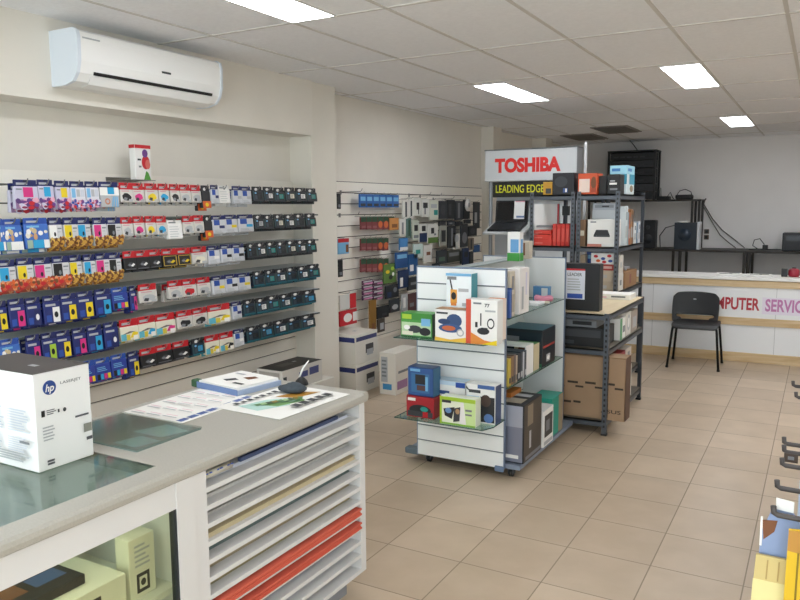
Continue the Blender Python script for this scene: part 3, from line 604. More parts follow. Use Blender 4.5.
# glazed door frame and pane
mb = MB()
mb.box(FX-.02, FX, CY0+.025, 1.60, .775, CZ-.042, CB); mb.box(FX-.02, FX, CY0+.025, 1.60, .1, .2, CB)
mb.box(FX-.02, FX+.004, 1.555, 1.63, .1, CZ-.042, CB); mb.box(FX-.02, FX, CY0+.025, .1, .2, .775, CB)
fr = mb.build('door_frame', t)
mb = MB(); mb.box(FX-.012, FX-.007, .1, 1.555, .2, .775, glass('#f5f7ec', .02)); mb.build('door_pane', t)
mb = MB(); mb.box(FX-.022, FX-.0, 1.545, 1.555, .2, .775, mat('#23282c', .4)); mb.build('door_seal', t)
mb = MB(); mb.cyl((FX-.001, .93, .83), (FX+.003, .93, .83), .008, mat('#cfcdcb', .4)); mb.build('door_lock', t)
mb = MB(); mb.box(-1.80, -1.715, GY0+.05, 1.5, CZ-.054, CZ-.043, WHITE); k = mb.build('added_lamp_housing', t)  # housing of a lamp added to brighten the cabinet interior
mb = MB(); mb.cyl((-1.76, GY0+.08, CZ-.066), (-1.76, 1.47, CZ-.066), .011, emit('#fdfdea', LIGHT*.4), 10); mb.build('added_lamp_tube', k)  # added glowing tube, no such lamp seen; lifts the dark interior
mb = MB(); mb.box(CX0+.04, FX-.06, CY0+.025, 1.60, .475, .495, mat('#e6e6da', .5)); mb.build('inner_shelf', t)
# paper slots: boards
SY0, SY1, NS = 1.685, CY1-.052, 12
SZ0, SZ1 = .118, CZ-.05
P_ = (SZ1-SZ0)/NS
mb = MB(); mb.box(FX-.03, FX, 1.635, SY0, .118, CZ-.042, CB); mb.build('slot_stile', t)
for k in range(1, NS):
    mb = MB(); z = SZ0+P_*k; mb.box(CX0+.05, FX, SY0, SY1, z-.008, z+.008, CB); mb.build('slot_board', t)
sheets = {11: ('#dfe2ea', 'curled printed posters with blue rolls', .012), 10: ('#e6e4de', 'sheets of white card', .01), 9: ('#d9d6d0', 'sheets of pale grey card', .008), 8: ('#d8c7a2', 'sheets of beige card', .016), 7: ('#7f8f8c', 'sheets of grey-green card', .008), 6: ('#b6a88c', 'sheets of khaki card', .012), 5: ('#aaa07c', 'sheets of olive-tan card', .014), 4: ('#d8654f', 'red card sheets, upper of two', .03), 3: ('#d5604b', 'red card sheets, lower of two', .028), 2: ('#8e97a6', 'sheets of blue-grey card', .008), 1: ('#a7adb6', 'sheets of light grey card', .008)}
for k, (hx, lab, th) in sheets.items():
    z = SZ0+P_*k+.0085; m_ = mat(hx, .7, n=.03); out = FX-.05 if k not in (3, 4, 8) else FX+.012 if k != 8 else FX-.02
    c = MB(); n_ = 4
    for q in range(n_):
        c.box(CX0+.12+.004*q, out-.003*(q % 3), SY0+.01+.004*(q % 2), SY1-.008-.006*(q % 3), z+th*q/n_, z+th*(q+1)/n_-.0004, m_)
    o = tag(c.build('card_sheets'), lab+' in the %s slot from the top' % ORD[12-k], 'card sheets')
    if k == 11:
        b = MB()
        for q in range(3): b.tube([(FX-.03+.012*math.cos(s_*.6), 1.72+.05*q+.017*math.sin(s_*.6)*1.2, z+.026+.009*math.cos(s_*.6)) for s_ in range(11)], .0025, mat('#3d58b0', .5), 6)
        b.box(FX-.06, FX-.046, 1.9, 2.5, z+.012, z+.026, mat('#4a5678', .6)); b.build('printed_curl', o)
        b = MB(); b.cyl((FX-.03, 1.70, z+.028), (FX-.03, 1.83, z+.026), .012, mat('#c9c4b4', .6)); b.build('rolled_end', o)

# goods inside the glazed counter
def simple(name, label, cat, x, y, z, w, d, h, m_, prints=(), rz=0, group=None):
    c = Carton(w, d, h, m_)
    for p in prints: getattr(c, p[0])(*p[1:])
    return c.put(name, label, cat, (x, y, z), rz, group)
CR = mat('#e6e3d0', .5)
simple('product_box', 'low cream box with black mark on the shelf inside the counter', 'box', -1.90, 1.24, .4955, .30, .36, .115, CR, [('rect', '+x', .55, .25, .75, .75, BLACK), ('lines', '+x', .1, .2, .4, .7, 3, GREY)])
simple('product_box', 'upright cream box with framed black square inside the counter', 'box', -1.80, 1.50, .4955, .06, .10, .194, CR, [('rect', '+x', .25, .08, .75, .4, BLACK), ('rect', '+x', .35, .14, .65, .34, CR), ('oval', '+x', .5, .24, .1, .06, BLACK), ('lines', '+x', .2, .5, .8, .9, 5, LGREY)])
simple('gadget', 'black and red gadget lying on the low cream box inside the counter', 'gadget', -1.88, 1.20, .611, .16, .24, .03, BLACK, [('rect', 't', .2, .1, .7, .4, BROWN), ('rect', 't', .3, .5, .7, .9, mat('#3d5a8c', .4))])
simple('product_box', 'black box behind the low cream box inside the counter', 'box', -2.14, 1.36, .4955, .12, .26, .18, BLACK, [('rect', '+x', .1, .1, .9, .3, DGREY)])
simple('product_box', 'wide cream box at the left end of the counter shelf', 'box', -1.87, .82, .4955, .3, .36, .09, CR, [('rect', '+x', .7, .3, .9, .8, DGREY)])
simple('product_box', 'flat white and blue box lying on the wide cream counter box', 'box', -1.87, .82, .5865, .2, .3, .05, mat('#c9d8ea', .4), [('rect', 't', .1, .1, .5, .6, BLUE), ('rect', 't', .5, .3, .9, .9, WHITE)])

# glass plate lying flat at the back of the worktop
t = thing('glass_plate', 'greenish glass plate lying on the counter behind the white box', 'glass plate', (-2.105, 1.755, CZ))
mb = MB(); mb.box(-.205, .205, -.145, .145, 0, .004, mat('#7d8d88', .4)); mb.face([(.02, .0, .0045), (.16, .0, .0045), (.19, .1, .0045), (.06, .12, .0045)], mat('#a9cbc8', .4)); mb.face([(.06, -.12, .0045), (.17, -.12, .0045), (.19, -.03, .0045), (.09, -.02, .0045)], mat('#9cc0be', .4)); mb.face([(-.2, -.13, .0045), (-.12, -.13, .0045), (-.12, -.09, .0045), (-.2, -.08, .0045)], mat('#a9cbc8', .4)); mb.build('backing', t)
mb = MB(); mb.box(-.207, .207, -.147, .147, .005, .010, glass('#f0f6f3', .05, .12)); mb.build('pane', t)

# big white printer-supply box standing on the glass
c = Carton(.37, .195, .30, mat('#f1f0ee', .5), .003)
TXT = mat('#55555a', .5); LG2 = mat('#d3d7de', .5); HPB = mat('#27468c', .4)
c.rect('t', 0, 0, 1, 1, mat('#4a4543', .5)); c.rect('t', .62, .4, .72, .5, LGREY)
c.mb.prism([(.044*math.cos(i*math.pi/16)/2, .044*math.sin(i*math.pi/16)/2) for i in range(32)], lambda a, b, h: (.185+h, -.0975+.052+a, .252+b), .0004, .0012, HPB)
put_text(c.mb, 'hp', lambda a, b: (.185+.0018, a, b), .03, .03, WHITE, .02, .25, (-.0975+.037, .233))
put_text(c.mb, 'LASERJET', lambda a, b: (.1862, a, b), .073, .011, TXT, 0, 0, (-.0975+.089, .252))
f = '+x'
c.rect(f, .1, .555, .16, .62, BLACK); c.lines(f, .19, .56, .36, .62, 3, TXT); c.rect(f, .38, .565, .41, .6, DGREY); c.oval(f, .5, .58, .03, .022, DGREY); c.rect(f, .68, .46, .93, .48, TXT); c.lines(f, .1, .3, .35, .46, 5, LGREY); c.rect(f, .82, .28, .97, .37, mat('#8b8b80', .5)); c.rect(f, .86, .19, .97, .225, TXT); c.lines(f, .14, .05, .32, .11, 2, TXT, .7)
for (a0, b0, a1, b1) in ((.05, .4, .32, .64), (.36, .4, .64, .64), (.67, .4, .97, .64), (.67, .15, .95, .35), (.36, .18, .62, .36)): c.lines('-y', a0, b0, a1, b1, 9, LG2, .6)
c.rect('-y', .84, .3, .97, .325, GREY); c.lines('-y', .55, .1, .97, .2, 4, LGREY, .7)
c.put('printer_box', 'large white box with blue round logo standing on the counter glass', 'box', (-2.005-.185, 1.335+.0975, CZ+.0005))

# papers and sign on the worktop
def sheet(name, label, cat, x0, x1, y0, y1, z, m_, draw, rz=0, th=.0015):
    cx, cy = (x0+x1)/2, (y0+y1)/2; c = Carton(x1-x0, y1-y0, th, m_, 0); draw(c); return c.put(name, label, cat, (cx, cy, z), rz)
def dr(c):
    for k in range(8): c.rect('t', .87, .03+.12*k, .96, .13+.12*k, mat('#5068a4', .5))
    for a in range(3):
        for b in range(5): c.rect('t', .08+.27*a, .05+.19*b, .30+.27*a, .07+.19*b, LGREY); c.rect('t', .08+.27*a, .1+.19*b, .26+.27*a, .11+.19*b, PINK)
sheet('price_list', 'white printed price sheet with blue border lying on the counter', 'paper', -2.335, -2.02, 1.915, 2.345, CZ, PAPER, dr, R(1))
def dr(c):
    c.poly('t', [(.22, .12), (.55, .1), (.7, .4), (.5, .6), (.3, .42)], mat('#b9dcd2', .5)); c.poly('t', [(.4, .25), (.62, .3), (.72, .6), (.55, .66)], mat('#6f9c5c', .5)); c.poly('t', [(.3, .55), (.55, .62), (.62, .92), (.38, .8)], mat('#b9862f', .5))
    for k in range(8): c.poly('t', [(.3+.05*k, .2+.04*k), (.34+.05*k, .2+.05*k), (.5+.02*k, .45+.02*k)], mat('#3c6a4a' if k % 2 else '#8fb8a8', .5))
    for k in range(9): c.poly('t', [(.34+.03*k, .22+.05*k), (.42+.03*k, .2+.05*k), (.46+.02*k, .3+.045*k), (.38+.02*k, .32+.04*k)], mat(('#5a8a5a', '#a8c890', '#3f5a3a', '#8a7a30')[k % 4], .5))
    for k in range(8): c.rect('t', .12+.02*(k % 2), .12+.085*k, .2, .17+.085*k, DGREY)
    for k in range(5): c.rect('t', .76, .34+.11*k, .88, .42+.11*k, DGREY)
sheet('photo_sign', 'white sign sheet with teal and gold artwork at the counter end', 'paper', -2.05, -1.71, 2.13, 2.575, CZ+.0022, PAPER, dr, R(-3))
t = thing('flyer_tray', 'clear tray of flyers with blue front edge beside gold artwork sign', 'tray', (-2.235, 2.46, CZ), R(-8))
mb = MB(); mb.box(-.12, .15, -.12, .13, 0, .022, mat('#9fb0cc', .3)); mb.box(-.12, .15, -.123, -.12, 0, .027, mat('#6f88b8', .3)); mb.build('tray_body', t)
mb = MB(); mb.box(-.155, -.12, -.128, -.09, 0, .034, mat('#2f5a3a', .5), .006); mb.build('green_end', t)
c = Carton(.25, .24, .012, PAPER, 0); c.poly('t', [(.3, .3), (.45, .25), (.55, .45), (.4, .5)], DGREY); c.poly('t', [(.5, .6), (.7, .55), (.75, .75), (.6, .8)], BROWN); c.rect('t', .65, .2, .9, .28, DGREY); c.rect('t', .1, .75, .35, .82, LGREY)
c.put('flyers', '', '', (.015, .003, .022), 0, None, t)
t = thing('felt_pouch', 'dark slate felt pouch lying on the gold artwork sign', 'pouch', (-1.93, 2.475, CZ+.004))
bm = bmesh.new(); bmesh.ops.create_icosphere(bm, subdivisions=3, radius=1)
for v in bm.verts:
    k = 1+.18*math.sin(3*v.co.x+1)*math.cos(4*v.co.y); v.co = Vector((v.co.x*.062*k, v.co.y*.05*k, max(0, (v.co.z+.85)*.022*k)))
mb = MB(); mb.bm(bm, mat('#3b444c', .8, n=.15, scale=60), True); mb.build('body', t)
t = thing('pen_stand', 'black domed pen stand with a white pen at the counter end', 'pen stand', (-1.985, 2.607, CZ+.004))
mb = MB(); mb.lathe([(.03, 0), (.03, .006), (.026, .018), (.014, .03), (.006, .034)], (0, 0, 0), BLACK); mb.build('base', t)
mb = MB(); mb.tube([(-.012, 0, .03), (.0, .012, .07), (.02, .03, .105)], [.004, .0045, .003], WHITE, 8); mb.build('pen', t)
# ================================================================== SLATTED DISPLAY (gondola)
K = .9655
GA0, GA1, GF, GB = -2.257, -1.643, 4.2, 5.35
t = thing('display_gondola', 'white slatted display on castors with glass shelves in mid-floor', 'display stand', (-1.95, 4.775, 0))
def L(x, y): return x+1.95, y-4.775
SLW = mat('#f2f3f2', .4); ALU = mat('#7f8da3', .4, .4); GR2 = mat('#6b7078', .6)
def endpanel(y0, y1, slats):
    x0, x1 = (GA0+1.95, GA1+1.95) if slats else (GA0+1.93, GA1+1.97); a, b = y0-4.775, y1-4.775; z0, z1 = .062, 1.308
    mb = MB()
    if slats:
        mb.box(x0+.006, x1-.006, a+.006, b, z0, z1, GR2)
        n_ = 12; p = (z1-z0)/n_
        for k in range(n_): mb.box(x0+.006, x1-.006, a, a+.006, z0+p*k+.0045, z0+p*(k+1)-.0045, SLW)
    else: mb.box(x0+.006, x1-.006, a, b, z0, z1, mat('#e9ebea', .45))
    o = mb.build('end_panel', t)
    for q in (x0, x1-.006):
        m2 = MB(); m2.box(q, q+.006, a-.002, b, z0, z1+.004, ALU); m2.build('edge_trim', o)
    m2 = MB(); m2.box(x0, x1, a-.002, b+.002, z1, z1+.006, ALU); m2.build('top_trim', o)
endpanel(GF, GF+.022, True); endpanel(GB-.02, GB, False)
mb = MB(); mb.box(-.012, .012, GF+.022-4.775, GB-.02-4.775, .09, 1.308, mat('#dfe3e1', .5))
for k in range(1, 12):
    z = .09+.1015*k; mb.box(.012, .0128, GF+.022-4.775, GB-.02-4.775, z-.003, z+.003, GR2)
mb.build('spine_panel', t)
mb = MB(); mb.box(-.05, .05, GF+.022-4.775, GB-.02-4.775, 1.308, 1.316, mat('#9aa6a8', .4, .2)); mb.build('top_ledge', t)
mb = MB(); mb.box(-.385, .40, GF+.024-4.775, GB-.0-4.775, .062, .09, mat('#8793a6', .45, .2)); mb.build('base_deck', t)
for sx in (-.25, .33):
    for y in (4.27, 5.25):
        y_ = y-4.775
        mb = MB(); mb.box(sx-.025, sx+.025, y_-.025, y_+.025, .052, .062, STEEL); mb.box(sx-.018, sx-.012, y_-.02, y_+.02, .02, .056, STEEL); mb.box(sx+.012, sx+.018, y_-.02, y_+.02, .02, .056, STEEL); k = mb.build('caster', t)
        mb = MB(); mb.cyl((sx-.011, y_, .025), (sx+.011, y_, .025), .025, BLACK, 18); mb.build('wheel', k)
for a in ((-.40, -.30, GF-.002-4.775, GF+.06-4.775, .055, .098), (GA1+1.95-.06, GA1+1.95+.002, GF-.018-4.775, GF-4.775, .045, .082)):
    mb = MB(); mb.box(*a, mat('#5f6c74' if a[0] < 0 else '#6c7f9c', .5), .008); mb.build('corner_bumper', t)
def gshelf(poly, z):
    mb = MB(); mb.prism(poly, lambda a, b, h: (a+1.95, b-4.775, h), z-.006, z, GLASS)
    n = len(poly)
    for i in range(n):
        (ax, ay), (bx, by) = poly[i], poly[(i+1) % n]
        mb.tube([(ax+1.95, ay-4.775, z-.003), (bx+1.95, by-4.775, z-.003)], .0032, GLASS_E, 5)
    return mb.build('glass_shelf', t)
ZU, ZLW = .890, .382
for z in (ZU, ZLW):
    gshelf([(-2.274, GF-.002), (-2.274, 3.93), (-1.675, 3.93), (-1.643, 4.017), (-1.643, GF-.002)], z)
    for x in (-2.12, -1.79):
        mb = MB(); mb.prism([(0, -.006), (-.2, -.007), (-.2, -.012), (0, -.04)], lambda a, b, h: (h, GF+a-4.775-.001, z+b), x+1.95-.003, x+1.95+.003, STEEL); mb.build('shelf_bracket', t)
ZA, ZBS = 1.009, .575
for z in (ZA, ZBS): gshelf([(-1.937, GF+.024), (-1.632, GF+.024), (-1.632, GB-.022), (-1.937, GB-.022)], z)

# boxes on the two front shelves
OR2 = mat('#e08a3a', .45); RD2 = mat('#d4523a', .45); LG3 = mat('#c8dced', .45)
def gbox(label, u0, u1, vt, vb, y, d, m_, draw, z):
    y *= K
    a = at(u0, vb, y=y); b = at(u1, vb, y=y); zt = at((u0+u1)/2, vt, y=y).z; w = b.x-a.x
    c = Carton(w, d, zt-z, m_); draw(c)
    return c.put('product_box', label, 'box', ((a.x+b.x)/2, y+d/2, z+.0005))
def dr(c):
    c.rect('-y', 0, .72, 1, 1, mat('#3f8a3a', .45)); c.rect('-y', .03, .08, .97, .62, mat('#b9d4a8', .45)); c.rect('-y', .05, .75, .35, .95, LIME); c.rect('-y', .66, .5, .95, .8, LBLUE)
    c.oval('-y', .45, .34, .22, .16, DGREY); c.oval('-y', .78, .26, .18, .17, BLK2); c.oval('-y', .2, .4, .1, .1, WHITE); c.rect('-y', .05, .08, .4, .24, CREAM); c.rect('+x', 0, 0, 1, 1, mat('#4c5a4a', .5)); c.rect('-y', 0, 0, 1, .05, mat('#2f6a3a', .5))
gbox('green gadget box at the left end of the upper front glass shelf', 401, 432, 313.5, 338.5, 4.12, .11, mat('#4c9a44', .45), dr, ZU)
def dr(c):
    c.oval('-y', .62, .66, .25, .22, mat('#35507c', .4)); c.oval('-y', .3, .62, .2, .09, mat('#2b3f66', .4)); c.oval('-y', .5, .42, .38, .14, mat('#3c5888', .4)); c.oval('-y', .45, .42, .22, .08, mat('#c8663c', .4)); c.oval('-y', .82, .3, .12, .12, LGREY); c.oval('-y', .82, .3, .08, .08, WHITE)
    c.rect('-y', .05, .86, .42, .92, DGREY); c.poly('-y', [(0, 0), (1, 0), (1, .16), (.5, .06), (0, .12)], mat('#f0c24a', .45)); c.rect('t', 0, 0, 1, 1, mat('#b98a5a', .5))
gbox('white box with blue headset picture on the upper front glass shelf', 435, 466, 310, 342, 4.09, .10, WHITE, dr, ZU)
def dr(c):
    c.rect('-y', .0, 0, .16, 1, RD2); c.rect('-x', 0, 0, 1, 1, RD2)
    c.rect('-y', .46, .42, .5, .7, BLACK); c.oval('-y', .56, .3, .2, .08, BLK2); c.rect('-y', .5, .25, .7, .38, BLK2); c.oval('-y', .8, .48, .12, .12, BLK2); c.oval('-y', .8, .48, .085, .085, WHITE); c.rect('-y', .3, .38, .38, .5, BLK2)
    c.text('-y', '77', .6, .84, .76, .92, DGREY, .02); c.rect('-y', .24, .9, .5, .94, GREY); c.rect('-y', .62, .74, .95, .78, LGREY); c.poly('-y', [(.16, 0), (1, 0), (1, .06), (.6, .1), (.16, .26)], OR2)
    c.poly('-y', [(.5, 0), (1, 0), (1, .12), (.75, .06)], YELLOW)
gbox('white and red radio box with black aerial picture on the upper front shelf', 466, 497, 300, 344.5, 4.085, .09, WHITE, dr, ZU)
def dr(c):
    c.rect('+x', 0, 0, 1, 1, mat('#3d8f9c', .45)); c.poly('-y', [(.22, .74), (.28, .74), (.17, .95), (.12, .94)], BLK2); c.rect('-y', .18, .54, .44, .75, mat('#e0a040', .45)); c.oval('-y', .31, .65, .1, .06, BLACK); c.rect('-y', .2, .5, .42, .55, OR2)
    c.oval('-y', .6, .22, .3, .14, LBLUE); c.oval('-y', .2, .2, .2, .12, mat('#58b4dc', .4)); c.rect('-y', .05, .9, .42, .95, GREY); c.rect('-y', .5, .72, .9, .77, LGREY); c.rect('-y', .65, .5, .9, .55, LGREY); c.rect('-y', 0, .96, 1, 1, LBLUE); c.rect('-y', .3, .05, .55, .2, OR2)
gbox('tall white and teal box with orange handheld radio, back of upper shelf', 446, 471, 273.5, 339, 4.225, .09, mat('#eef4f6', .45), dr, ZU)
def dr(c):
    c.rect('-y', 0, .5, 1, 1, mat('#e8b48c', .45)); c.rect('-y', .2, .1, .9, .45, PAPER); c.oval('-y', .4, .28, .14, .1, DGREY); c.rect('-y', .6, .15, .8, .4, ORANGE); c.rect('t', 0, 0, 1, 1, mat('#e59a6a', .45))
gbox('orange and white box behind the white and red radio box', 484, 500, 300, 336, 4.225, .10, mat('#f3e2d4', .45), dr, ZU)
def dr(c):
    c.rect('-y', .14, .12, .86, .8, mat('#3a6e9e', .4)); c.rect('-y', .3, .42, .7, .76, BLK2); c.rect('-y', .36, .2, .7, .38, mat('#5a3c3a', .4)); c.rect('-y', .7, .2, .8, .7, LBLUE); c.rect('-y', .1, .86, .5, .95, LBLUE); c.rect('t', 0, 0, 1, 1, mat('#2a4a80', .4)); c.rect('+x', 0, 0, 1, 1, mat('#33688c', .4))
def dr2(c):
    c.oval('-y', .5, .36, .4, .26, BLK2); c.rect('-y', .05, .05, .95, .3, DGREY); c.oval('-y', .65, .42, .14, .12, TEAL); c.rect('-y', .6, .05, .78, .3, RED); c.rect('-y', .06, .78, .34, .92, PAPER); c.rect('t', 0, 0, 1, 1, mat('#8e2028', .4))
r_ = gbox('red box with black gadget picture at the left of lower front shelf', 406.5, 434, 397, 421, 4.13, .11, mat('#a8222c', .4), dr2, ZLW)
topz = r_.location.z+max(v.co.z for v in r_.data.vertices)
gbox('deep blue box with window standing on the red gadget box', 408, 433, 368, 396.5, 4.14, .10, mat('#2f5590', .4), dr, topz)
def dr(c):
    c.rect('-y', .05, .62, .5, .72, mat('#3a5a94', .4)); c.rect('-y', 0, .88, 1, 1, LG3); c.rect('-y', .7, .84, 1, .98, BLUE); c.lines('-y', .06, .35, .6, .55, 3, GREY); c.rect('t', 0, 0, 1, 1, LG3)
gbox('white and pale blue box behind the green phone box, lower shelf', 434, 465, 381, 420, 4.235, .09, WHITE, dr, ZLW)
def dr(c):
    c.rect('-y', .5, .04, .98, .7, BLK2); c.oval('-y', .68, .6, .18, .16, mat('#4a3a34', .4)); c.oval('-y', .78, .15, .16, .12, mat('#5a7ab0', .4)); c.rect('-y', .1, .78, .5, .86, DGREY); c.rect('-y', .4, .9, .98, 1, mat('#4666a0', .4)); c.poly('-y', [(0, .95), (.1, .86), (.1, .82), (0, .88)], DGREY); c.rect('+x', 0, 0, 1, 1, mat('#3a4a6e', .4)); c.rect('-y', .02, .05, .46, .7, LG3)
gbox('white and black box with dark device picture at right of lower shelf', 466, 495, 385, 424, 4.20, .09, WHITE, dr, ZLW)
def dr(c):
    c.poly('-y', [(.1, .55), (.42, .65), (.34, .2), (.14, .3)], BLK2); c.poly('-y', [(.38, .1), (.56, .16), (.58, .68), (.4, .6)], DGREY); c.oval('-y', .24, .5, .09, .1, mat('#6a90c0', .4)); c.oval('-y', .5, .5, .06, .1, TAN); c.rect('-y', .62, 0, 1, 1, mat('#cfe6a0', .45)); c.poly('-y', [(.55, 0), (.75, 0), (.66, 1), (.6, 1)], WHITE)
    c.rect('-y', 0, .86, 1, 1, LIME); c.rect('-y', .06, .78, .32, .88, DGREY); c.rect('-y', .72, .55, .9, .62, GREY); c.rect('-y', .72, .4, .9, .46, GREY); c.rect('-y', 0, 0, 1, .06, mat('#8fc04a', .45)); c.rect('-y', 0, 0, .06, 1, LIME)
gbox('lime green phone box at the front of the lower glass shelf', 440, 475.5, 398, 425.5, 4.09, .08, mat('#eef3dc', .45), dr, ZLW)

# goods on the right side of the display
def bx(name, label, cat, x0, x1, y0, y1, z0, h, m_, draw=lambda c: None, rz=0, group=None):
    c = Carton(abs(x1-x0), abs(y1-y0), h, m_); draw(c)
    return c.put(name, label, cat, ((x0+x1)/2, (y0+y1)/2, z0+.0005), rz, group)
def sbx(name, label, cat, x0, x1, y0, y1, z0, h, m_, draw=lambda c: None, rz=0, group=None):
    return bx(name, label, cat, x0*K+.0, x1*K, y0*K-.0, y1*K, z0, h*K, m_, draw, rz, group)
def dr(c): c.rect('+x', .1, .1, .9, .5, mat('#a9a090', .5)); c.rect('+x', .3, .6, .7, .9, GREY)
sbx('product_box', 'beige slim box first on the upper side shelf of the display', 'box', -1.80, -1.70, 4.42, 4.50, ZA, .29, mat('#d2c6b2', .5), dr)
def dr(c): c.rect('+x', .6, .4, .75, .9, LAV); c.rect('+x', .2, .1, .4, .6, LGREY)
sbx('product_box', 'tall white box second on the upper side shelf of the display', 'box', -1.79, -1.69, 4.56, 4.74, ZA, .30, mat('#ece7e4', .45), dr)
for i in range(3):
    sbx('booklet', 'blue slim booklet on the upper side shelf, %s from the front' % ORD[i+1], 'booklet', -1.735, -1.688, 4.385+.012*i, 4.395+.012*i, ZA, .17+.01*i, mat(('#3f5fa4', '#5572b0', '#34528e')[i], .45), group='blue booklets of the side shelf')
sbx('product_box', 'blue and clear box far back on the upper side shelf', 'box', -1.86, -1.74, 5.3, 5.36, ZA, .11, mat('#4a80ac', .4), lambda c: c.rect('-y', .55, .1, .95, .9, mat('#c9d6d4', .4)))
t2 = thing('ribbon_roll', 'pink coil of ribbon lying on the upper side shelf', 'ribbon', (-1.69, 5.04, ZA))
mb = MB(); mb.tube([(.05*math.cos(i*.3927)*1.0, .035*math.sin(i*.3927), .03+.006*math.sin(i)) for i in range(16)], .02, mat('#d889a0', .5), 8, True); mb.build('coil', t2)
mb = MB(); mb.box(-.02, .06, -.06, -.045, .004, .02, CREAM); mb.build('tail', t2)
sbx('paper_tray', 'flat white tray of leaflets on the upper side shelf', 'tray', -1.93, -1.72, 5.02, 5.16, ZA, .02, WHITE2)
# things on the top ledge
def dr(c):
    c.rect('+x', .2, .25, .8, .75, mat('#6aa4d6', .4)); c.rect('-y', .25, .3, .9, .75, mat('#6aa4d6', .4)); c.rect('-y', 0, 0, 1, .28, mat('#3f9a3c', .45)); c.rect('+x', 0, 0, 1, .28, mat('#3f9a3c', .45))
p = at(515, 268, y=4.83)
sbx('product_box', 'white, blue and green box standing on top of the display', 'box', (p.x-.045)/K, (p.x+.045)/K, 4.97, 5.04, 1.316, .205, WHITE, dr)
p = at(525, 258, y=5.07)
sbx('product_box', 'beige box with brown strip standing on top of the display', 'box', (p.x-.035)/K, (p.x+.04)/K, 5.22, 5.30, 1.316, .13, mat('#c9beae', .5), lambda c: c.rect('-y', .35, .2, .6, .9, BROWN))
# lower side shelf
def dr(c): c.rect('-y', .04, .1, .96, .92, mat('#1c2a34', .4)); c.rect('t', 0, 0, 1, 1, mat('#24586c', .4)); c.rect('-y', .08, .62, .4, .8, GREY); c.rect('+x', .05, .5, .95, .56, mat('#b0463c', .4)); c.rect('+x', .3, .1, .6, .3, LGREY); c.oval('+x', .45, .2, .1, .06, WHITE); c.rect('-y', 0, 0, 1, .1, mat('#2f6a4a', .4))
sbx('product_box', 'large black and teal box on the lower side shelf of the display', 'box', -1.99, -1.70, 5.06, 5.36, ZBS, .27, mat('#20262c', .4), dr)
sbx('product_box', 'cream box with green top in front of the black and teal box', 'box', -1.86, -1.71, 4.92, 5.03, ZBS, .19, mat('#d2c4a0', .45), lambda c: (c.rect('t', 0, 0, 1, 1, mat('#4f8a4a', .4)), c.oval('-y', .5, .78, .3, .16, BROWN), c.rect('-y', .1, .1, .9, .3, mat('#b8b890', .5))))
mb = MB(); mb.lathe([(.035, 0), (.036, .004), (.036, .1), (.03, .108), (.012, .112), (.012, .12)], (0, 0, 0), RED); o = mb.build('spray_can', None, (-1.72, 5.53-.03, ZBS+.0)); o.location = (-1.655+.0, 5.40, ZBS); tag(o, 'red can at the far end of the lower side shelf', 'can')
o.location = (-1.70, 5.22, ZBS+.001)
bd = [('#c9b04a', .04), ('#8a6a4a', .05), ('#6a5a56', .04), ('#b9a894', .03), ('#2c3038', .05), ('#39404a', .05), ('#c0c4ca', .03), ('#39404a', .04)]
y = 4.41
for i, (hx, w) in enumerate(bd):
    def dr(c): c.rect('+x', .15, .1, .85, .3, LGREY if i > 3 else DGREY)
    sbx('binder', 'slim %s folder on lower side shelf, %s from the slatted end' % (('mustard', 'brown', 'grey-brown', 'beige', 'black', 'slate', 'pale grey', 'slate blue')[i], ORD[i+1]), 'folder', -1.93, -1.70, y, y+w-.003, ZBS, .18+.006*(i % 3), mat(hx, .45), dr, group='folders on the lower side shelf')
    y += w
mb = MB()
for a in ((-.11, -.1, 0, .2), (.1, .11, 0, .2), (-.1, .1, .19, .2), (-.1, .1, 0, .01)): mb.box(a[0], a[1], -.07, .07, a[2], a[3], WHITE)
tag(mb.build('document_holder', None, (-1.76, 4.66, ZBS+.0005)), 'open white document holder standing after the row of folders', 'holder')
# base deck
ZD = .0905
def dr(c):
    c.rect('-y', .02, .02, .98, .98, mat('#8c90a2', .35, .4)); c.rect('-y', .02, .62, .98, .98, mat('#b0b4c2', .35, .3)); c.rect('-y', .12, .86, .6, .9, mat('#3c4a90', .4)); c.rect('-y', .1, .08, .9, .14, WHITE); c.rect('+x', .02, .02, .98, .98, mat('#4a4138', .5)); c.rect('+x', .2, .6, .5, .95, mat('#8a7c68', .5)); c.rect('+x', .3, .2, .4, .5, LGREY); c.rect('+x', .1, .04, .95, .1, GREY); c.rect('t', .1, .1, .9, .45, mat('#a9a090', .5)); c.rect('t', .5, .6, .9, .8, LGREY)
bx('computer_case_box', 'tall black and silver box on the base of the display', 'box', -1.86, -1.542, 4.262, 4.60, ZD, .375, BLK2, dr)
def dr(c): c.rect('+x', .1, .25, .9, .85, mat('#3c3a38', .5)); c.rect('+x', .25, .4, .6, .7, GREY); c.rect('t', 0, 0, 1, 1, mat('#d6d6d2', .5)); c.rect('+x', .05, .05, .9, .15, LGREY)
bx('product_box', 'white and black picture box beside the tall silver box', 'box', -1.86, -1.535, 4.625, 4.83, ZD, .25, WHITE, dr)
bx('product_box', 'teal green box at the far end of the display base', 'box', -1.72, -1.56, 4.88, 5.12, ZD, .27, mat('#2a9a86', .45), lambda c: (c.rect('-y', .1, .6, .9, .66, mat('#8fd0c0', .5)), c.rect('+x', .6, 0, 1, 1, mat('#9a8a70', .5))))
def dr(c): c.rect('+x', .1, .2, .4, .8, mat('#8aa06a', .5)); c.rect('+x', .5, .3, .9, .7, GREY)
bx('product_box', 'flat pale green box lying on the white and black picture box', 'box', -1.86, -1.62, 4.63, 4.83, ZD+.251, .035, mat('#d3d9c4', .5), dr)
bx('product_box', 'second flat pale box, topmost on the white and black picture box', 'box', -1.86, -1.63, 4.635, 4.82, ZD+.287, .03, mat('#c3c9ba', .5), dr)
